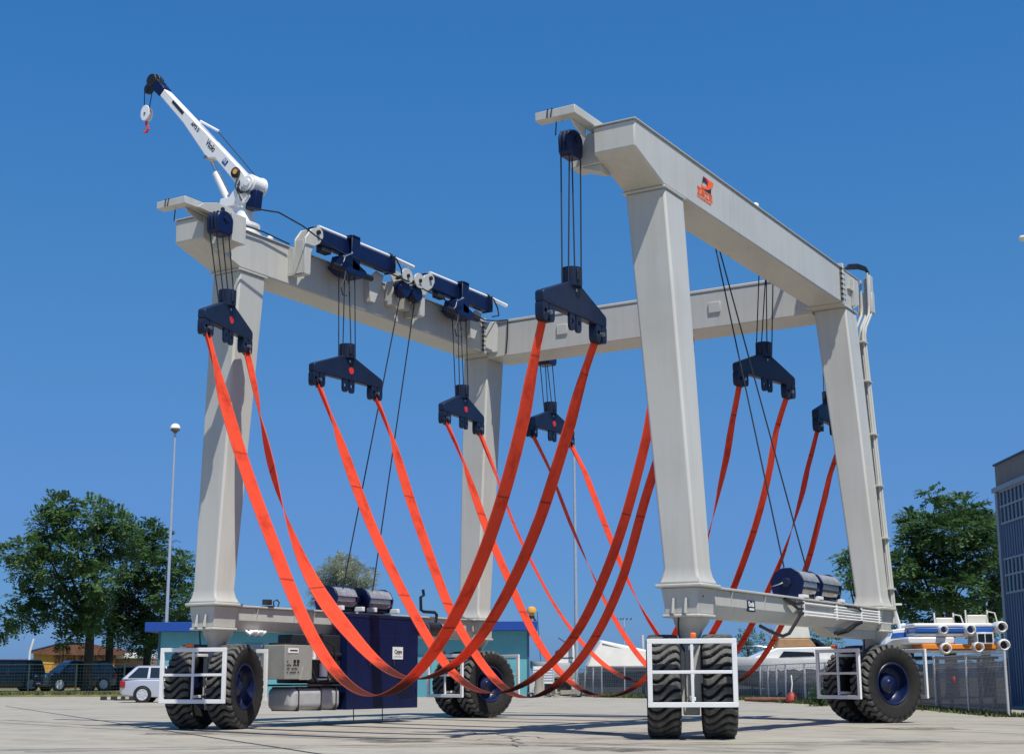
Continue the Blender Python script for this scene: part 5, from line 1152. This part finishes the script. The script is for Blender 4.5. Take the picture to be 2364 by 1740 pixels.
mb = MB(); mb.tube([(-.4, -.3, 3.1), (-1.1, -.3, 3.55)], .03, 5); mb.tube([(-1.5, -.4, 1.95), (-1.25, -.4, 2.7), (-.5, -.4, 3.15)], .05, 6); mb.tube([(-2.2, 0, 1.95), (-2.4, 0, 5.2)], .02, 5); mb.build('rigging', DARKMETAL, sb)
MB().bb(-2.2, -.3, -.4, .4, 0, .95).build('cradle', DARKMETAL, sb)
# odds and ends at the end of the workshop
cn_ = thing('white_container', 'small white slatted box trailer by the right end of the turquoise building', 'trailer', gpt(1168, 84.5), YAW); k = MPP * 84.5
MB().bb(0, 1.25, 0, 1.4, .75, 1.75).build('box', WHITE, cn_, .02)
mb = MB()
for z in (.95, 1.1, 1.25, 1.4, 1.55): mb.bb(.03, 1.22, -.03, -.002, z, z + .04)
for x in (.0, .6, 1.18): mb.bb(x, x + .06, -.05, -.031, .1, 1.78)
mb.build('slat', POSTG, cn_); mb = MB()
for x in (.3, .95): mb.lathe([(.0001, -.1), (.33, -.1), (.33, .1), (.0001, .1)], 20, 'y', (x, .2, .33))
mb.build('wheel', BLACK, cn_)
tk = thing('wooden_post', 'thick pale weathered wooden stump standing at the end of the workshop', 'post', gpt(1181, 81.5)); MB().tube([(0, 0, 0), (.01, 0, .3), (0, 0, .8), (.02, 0, 1.3)], [.34, .27, .24, .27], 14).build('trunk', pbr('weathered_wood', (.36, .33, .26), .9, var=.35, scale=4, stretch=(6, 6, .5), bump=.5), tk)
db = thing('scrap_pile', 'low pile of planks and scrap on the ground in front of the yard fence', 'scrap', gpt(1210, 82), YAW)
rnd = random.Random(5); ms_ = [pbr('weathered_wood', (.36, .33, .26), .9), pbr('scrap_brown', (.14, .09, .06), .9, var=.4), pbr('scrap_teal', (.1, .2, .22), .7), pbr('scrap_grey', (.25, .24, .22), .8)]
for q in range(14): MB().box((rnd.uniform(-.9, 2.2), rnd.uniform(-.4, .6), rnd.uniform(.05, .35)), (rnd.uniform(.3, 1.2), rnd.uniform(.1, .3), rnd.uniform(.06, .25)), Matrix.Rotation(rnd.uniform(0, pi), 3, 'Z') @ Matrix.Rotation(rnd.uniform(-.3, .3), 3, 'Y')).build('plank', ms_[q % 4], db)
an = thing('roof_aerial', 'thin television aerial on a mast above the tarpaulin', 'aerial', gpt(1370, 97)); k = MPP * 97; za = 1.03 + (1487 - 1358) * k
mb = MB(); mb.cyl((0, 0, 0), (0, 0, za), .03, n=6); mb.build('mast', POSTG, an); mb = MB(); mb.tube([(-17 * k * R0.x, -17 * k * R0.y, za), (17 * k * R0.x, 17 * k * R0.y, za - .05)], .02, 5)
for q in (-16, -8, -2, 6, 15): c = R0 * q * k; mb.tube([c + FH * .5 + Vector((0, 0, za)), c - FH * .5 + Vector((0, 0, za))], .045, 5)
mb.build('aerial_bar', DARKMETAL, an)
gp = thing('grey_post', 'short grey pipe mast behind the tarpaulin by the right front wheels', 'post', gpt(1410, 96)); MB().cyl((0, 0, 0), (0, 0, 1.03 + 94 * MPP * 96), .1, n=10).build('pipe', POSTG, gp)
rr = thing('oil_boom', 'long rusty red tube lying along the fence foot', 'tube', gpt(1630, 61)); e1 = gpt(1738, 61) - gpt(1630, 61)
MB().tube([(0, 0, .16), tuple(e1 * .4 + Vector((0, 0, .14))), tuple(e1 * .8 + Vector((0, 0, .15))), tuple(e1 + Vector((0, 0, .16)))], [.08, .11, .09, .07], 12).build('tube', pbr('boom_red', (.15, .065, .04), .8, var=.5, scale=5), rr)
rbu = thing('red_buoy', 'red buoy with a white rope standing at the fence', 'buoy', gpt(1733, 60.4)); MB().lathe([(.0001, 0), (.18, .02), (.24, .12), (.22, .26), (.12, .40), (.05, .47), (.0001, .48)], 18).build('float', pbr('buoy_red', (.36, .04, .025), .6, var=.4), rbu); MB().tube([(0, 0, .46), (.05, 0, .8), (.0, .05, 1.15)], .03, 6).build('rope', WHITE, rbu)
a = place(1688, 1521, 63.5); b = place(1760, 1476, 63.5); lp_ = thing('leaning_pole', 'thin dark pole leaning diagonally against the fence', 'pole', Vector((a.x, a.y, 0))); MB().cyl((0, 0, .02), tuple(b - Vector((a.x, a.y, 0))), .03, n=6).build('shaft', DARKMETAL, lp_)

# ---- stacked pedal boats and a small launch on racks at the right
D_ = 47; k = MPP * D_
def Zp(dy_): return 1.03 + (1487 - dy_) * k
o = gpt(2100, D_); X = lambda d_: (d_ - 2100) * k
def b6(x, y): return ((2030 + x / 5.506) / 1.0535, (1380 + y / 5.506) / 1.0533)
rk = thing('boat_rack', 'grey steel rack carrying the stacked pedal boats', 'rack', o, YAW)
mb = MB()
for x in (-1.55, -.2, 1.2):
    for y in (.15, 1.6): mb.bb(x - .05, x + .05, y - .05, y + .05, 0, 1.62)
for y in (.15, 1.6): mb.bb(-1.75, 1.4, y - .06, y + .06, 1.62, 1.72)
mb.build('frame', DARKMETAL, rk)
def pedal(label, z, rings, stripe, mat, seats):
    t = thing('pedal_boat', label, 'pedal boat', o + Vector((0, 0, z)), YAW, 'pedal boats on the rack')
    for (x, y, r) in rings:
        dx_, dy_ = b6(x, y); xx, zz, rr_ = X(dx_), Zp(dy_) - z, r / 5.506 / 1.0535 * k
        MB().lathe([(rr_ * .62, .12), (rr_ * .60, -.06), (rr_ * .75, -.12), (rr_ * .95, -.08), (rr_, .05), (rr_ * .96, .5), (.0001, .6), (.0001, .12)], 28, 'y', (xx, -.25, zz)).build('float_tube', GEL, t)
        MB().lathe([(.0001, .10), (rr_ * .61, .10), (rr_ * .61, .11), (.0001, .11)], 24, 'y', (xx, -.25, zz)).build('float_cap', pbr('cap_brown', (.05, .035, .03), .4), t)
    (xa, ya), (xb, yb) = b6(*stripe[0]), b6(*stripe[1])
    MB().bb(X(xa), X(xb), -.16, 1.5, Zp(yb) - z, Zp(ya) - z).build('side_stripe', mat, t, .02)
    for (x0, y0), (x1, y1) in seats[0]:
        (a0, c0_), (a1, c1_) = b6(x0, y0), b6(x1, y1); MB().bb(X(a0), X(a1), -.12, 1.45, Zp(c1_) - z, Zp(c0_) - z).build('deck', GEL, t, .05)
    for (x0, y0), (x1, y1) in seats[1]:
        (a0, c0_), (a1, c1_) = b6(x0, y0), b6(x1, y1); st_ = MB(); st_.box(((X(a0) + X(a1)) / 2, .35, (Zp(c0_) + Zp(c1_)) / 2 - z), (X(a1) - X(a0) - .06, .06, Zp(c0_) - Zp(c1_)), Matrix.Rotation(.15, 3, 'X')); so = st_.build('seat_back', CREAM, t, .03)
        mb = MB()
        for xq in (X(a0), X(a1)): mb.tube([(xq, .33, Zp(c1_) - z - .1), (xq, .38, Zp(c0_) - z + .16)], .03, 8)
        mb.build('seat_post', CREAM, so)
        mb = MB(); xq = X(a1); mb.tube([(xq + .02, .3, Zp(c0_) - z + .10), (xq + .16, .1, Zp(c0_) - z + .05), (xq + .22, .05, Zp(c1_) - z)], .022, 6); mb.build('arm_rest', CREAM, so)
    return t
pedal('upper white pedal boat with blue stripe and two seat backs, top of the stack', 2.2, [(825, 430, 62), (1165, 430, 72), (1565, 400, 78)], ((480, 405), (1470, 460)), BSTR, ([((465, 345), (1475, 402)), ((470, 462), (1450, 512))], [((790, 270), (1035, 345)), ((1195, 235), (1475, 345))]))
pedal('lower white pedal boat with orange stripe, under the blue striped one', 1.72, [(840, 665, 76), (1255, 650, 74), (1580, 625, 80)], ((560, 610), (1500, 672)), OSTR, ([((380, 518), (975, 608)), ((430, 674), (1500, 715))], []))
mb = thing('pedal_boat_cabin', 'small glazed white steering stand between the two pedal boats', 'steering stand', o + Vector((X(b6(1250, 500)[0]), .1, 0)), YAW)
(a0, c0_), (a1, c1_) = b6(1240, 465), b6(1455, 605); wq = X(a1) - X(a0)
MB().bb(0, wq, -.1, .9, Zp(c1_) - .02, Zp(c0_)).build('frame', GEL, mb, .02); MB().bb(.04, wq * .45, -.115, -.102, Zp(c1_) + .05, Zp(c0_) - .05).build('pane', GLASS, mb); MB().bb(wq * .52, wq - .05, -.115, -.102, Zp(c1_) + .05, Zp(c0_) - .05).build('pane', GLASS, mb)
ln = thing('small_launch', 'small white launch with blue windows and stubby mast above the right rear wheel', 'boat', gpt(1992, 48), YAW); k2 = MPP * 48; ZL = lambda dy_: 1.03 + (1487 - dy_) * k2; XL = lambda d_: (d_ - 1992) * k2
mb = MB(); mb.prism([(XL(1940), ZL(1418)), (XL(1946), ZL(1404)), (XL(1955), ZL(1398)), (XL(1960), ZL(1384)), (XL(2002), ZL(1378)), (XL(2004), ZL(1392)), (XL(1992), ZL(1404)), (XL(1960), ZL(1408))], 'y', -.1, 1.2); mb.build('cabin', GEL, ln, .03)
mb = MB(); mb.prism([(XL(1955), ZL(1402)), (XL(1959), ZL(1391)), (XL(1989), ZL(1389)), (XL(1989), ZL(1400))], 'y', -.112, -.102); mb.build('window', BSTR, ln)
mb = MB(); mb.prism([(XL(1993), ZL(1400)), (XL(1994), ZL(1390)), (XL(2003), ZL(1384)), (XL(2003), ZL(1394))], 'y', -.112, -.102); mb.build('window', BSTR, ln)
mb = MB(); mb.prism([(XL(1975), ZL(1418)), (XL(1975), ZL(1404)), (XL(2010), ZL(1400)), (XL(2010), ZL(1432))], 'y', 0, 1.1); mb.build('hull', GEL, ln, .03)
mb = MB(); mb.tube([(XL(1984), .3, ZL(1380)), (XL(1972), .3, ZL(1328))], [.07, .05], 8); mb.bb(XL(1963), XL(1990), .22, .42, ZL(1329), ZL(1325)); mb.build('mast', GEL, ln); MB().ball((XL(1992), .3, ZL(1376)), .12).build('horn', GEL, ln)
MB().bb(XL(1965), XL(2008), .1, 1.0, 0, ZL(1432)).build('cradle', DARKMETAL, ln)
rg_ = place(2163, 1487, 42); rcl = thing('red_cloth', 'scrap of red cloth caught on the right hand fence screen', 'cloth', Vector((4.9, 21.0, .0)), atan2(-7.54, 3.96))
mb = MB(); mb.loft([[(-.25, -.08, 1.0), (.05, -.09, .92), (.25, -.08, .84), (.22, -.08, .92), (.0, -.09, 1.06)], [(-.25, -.06, 1.0), (.05, -.07, .92), (.25, -.06, .84), (.22, -.06, .92), (.0, -.07, 1.06)]]); mb.build('cloth', RED, rcl)
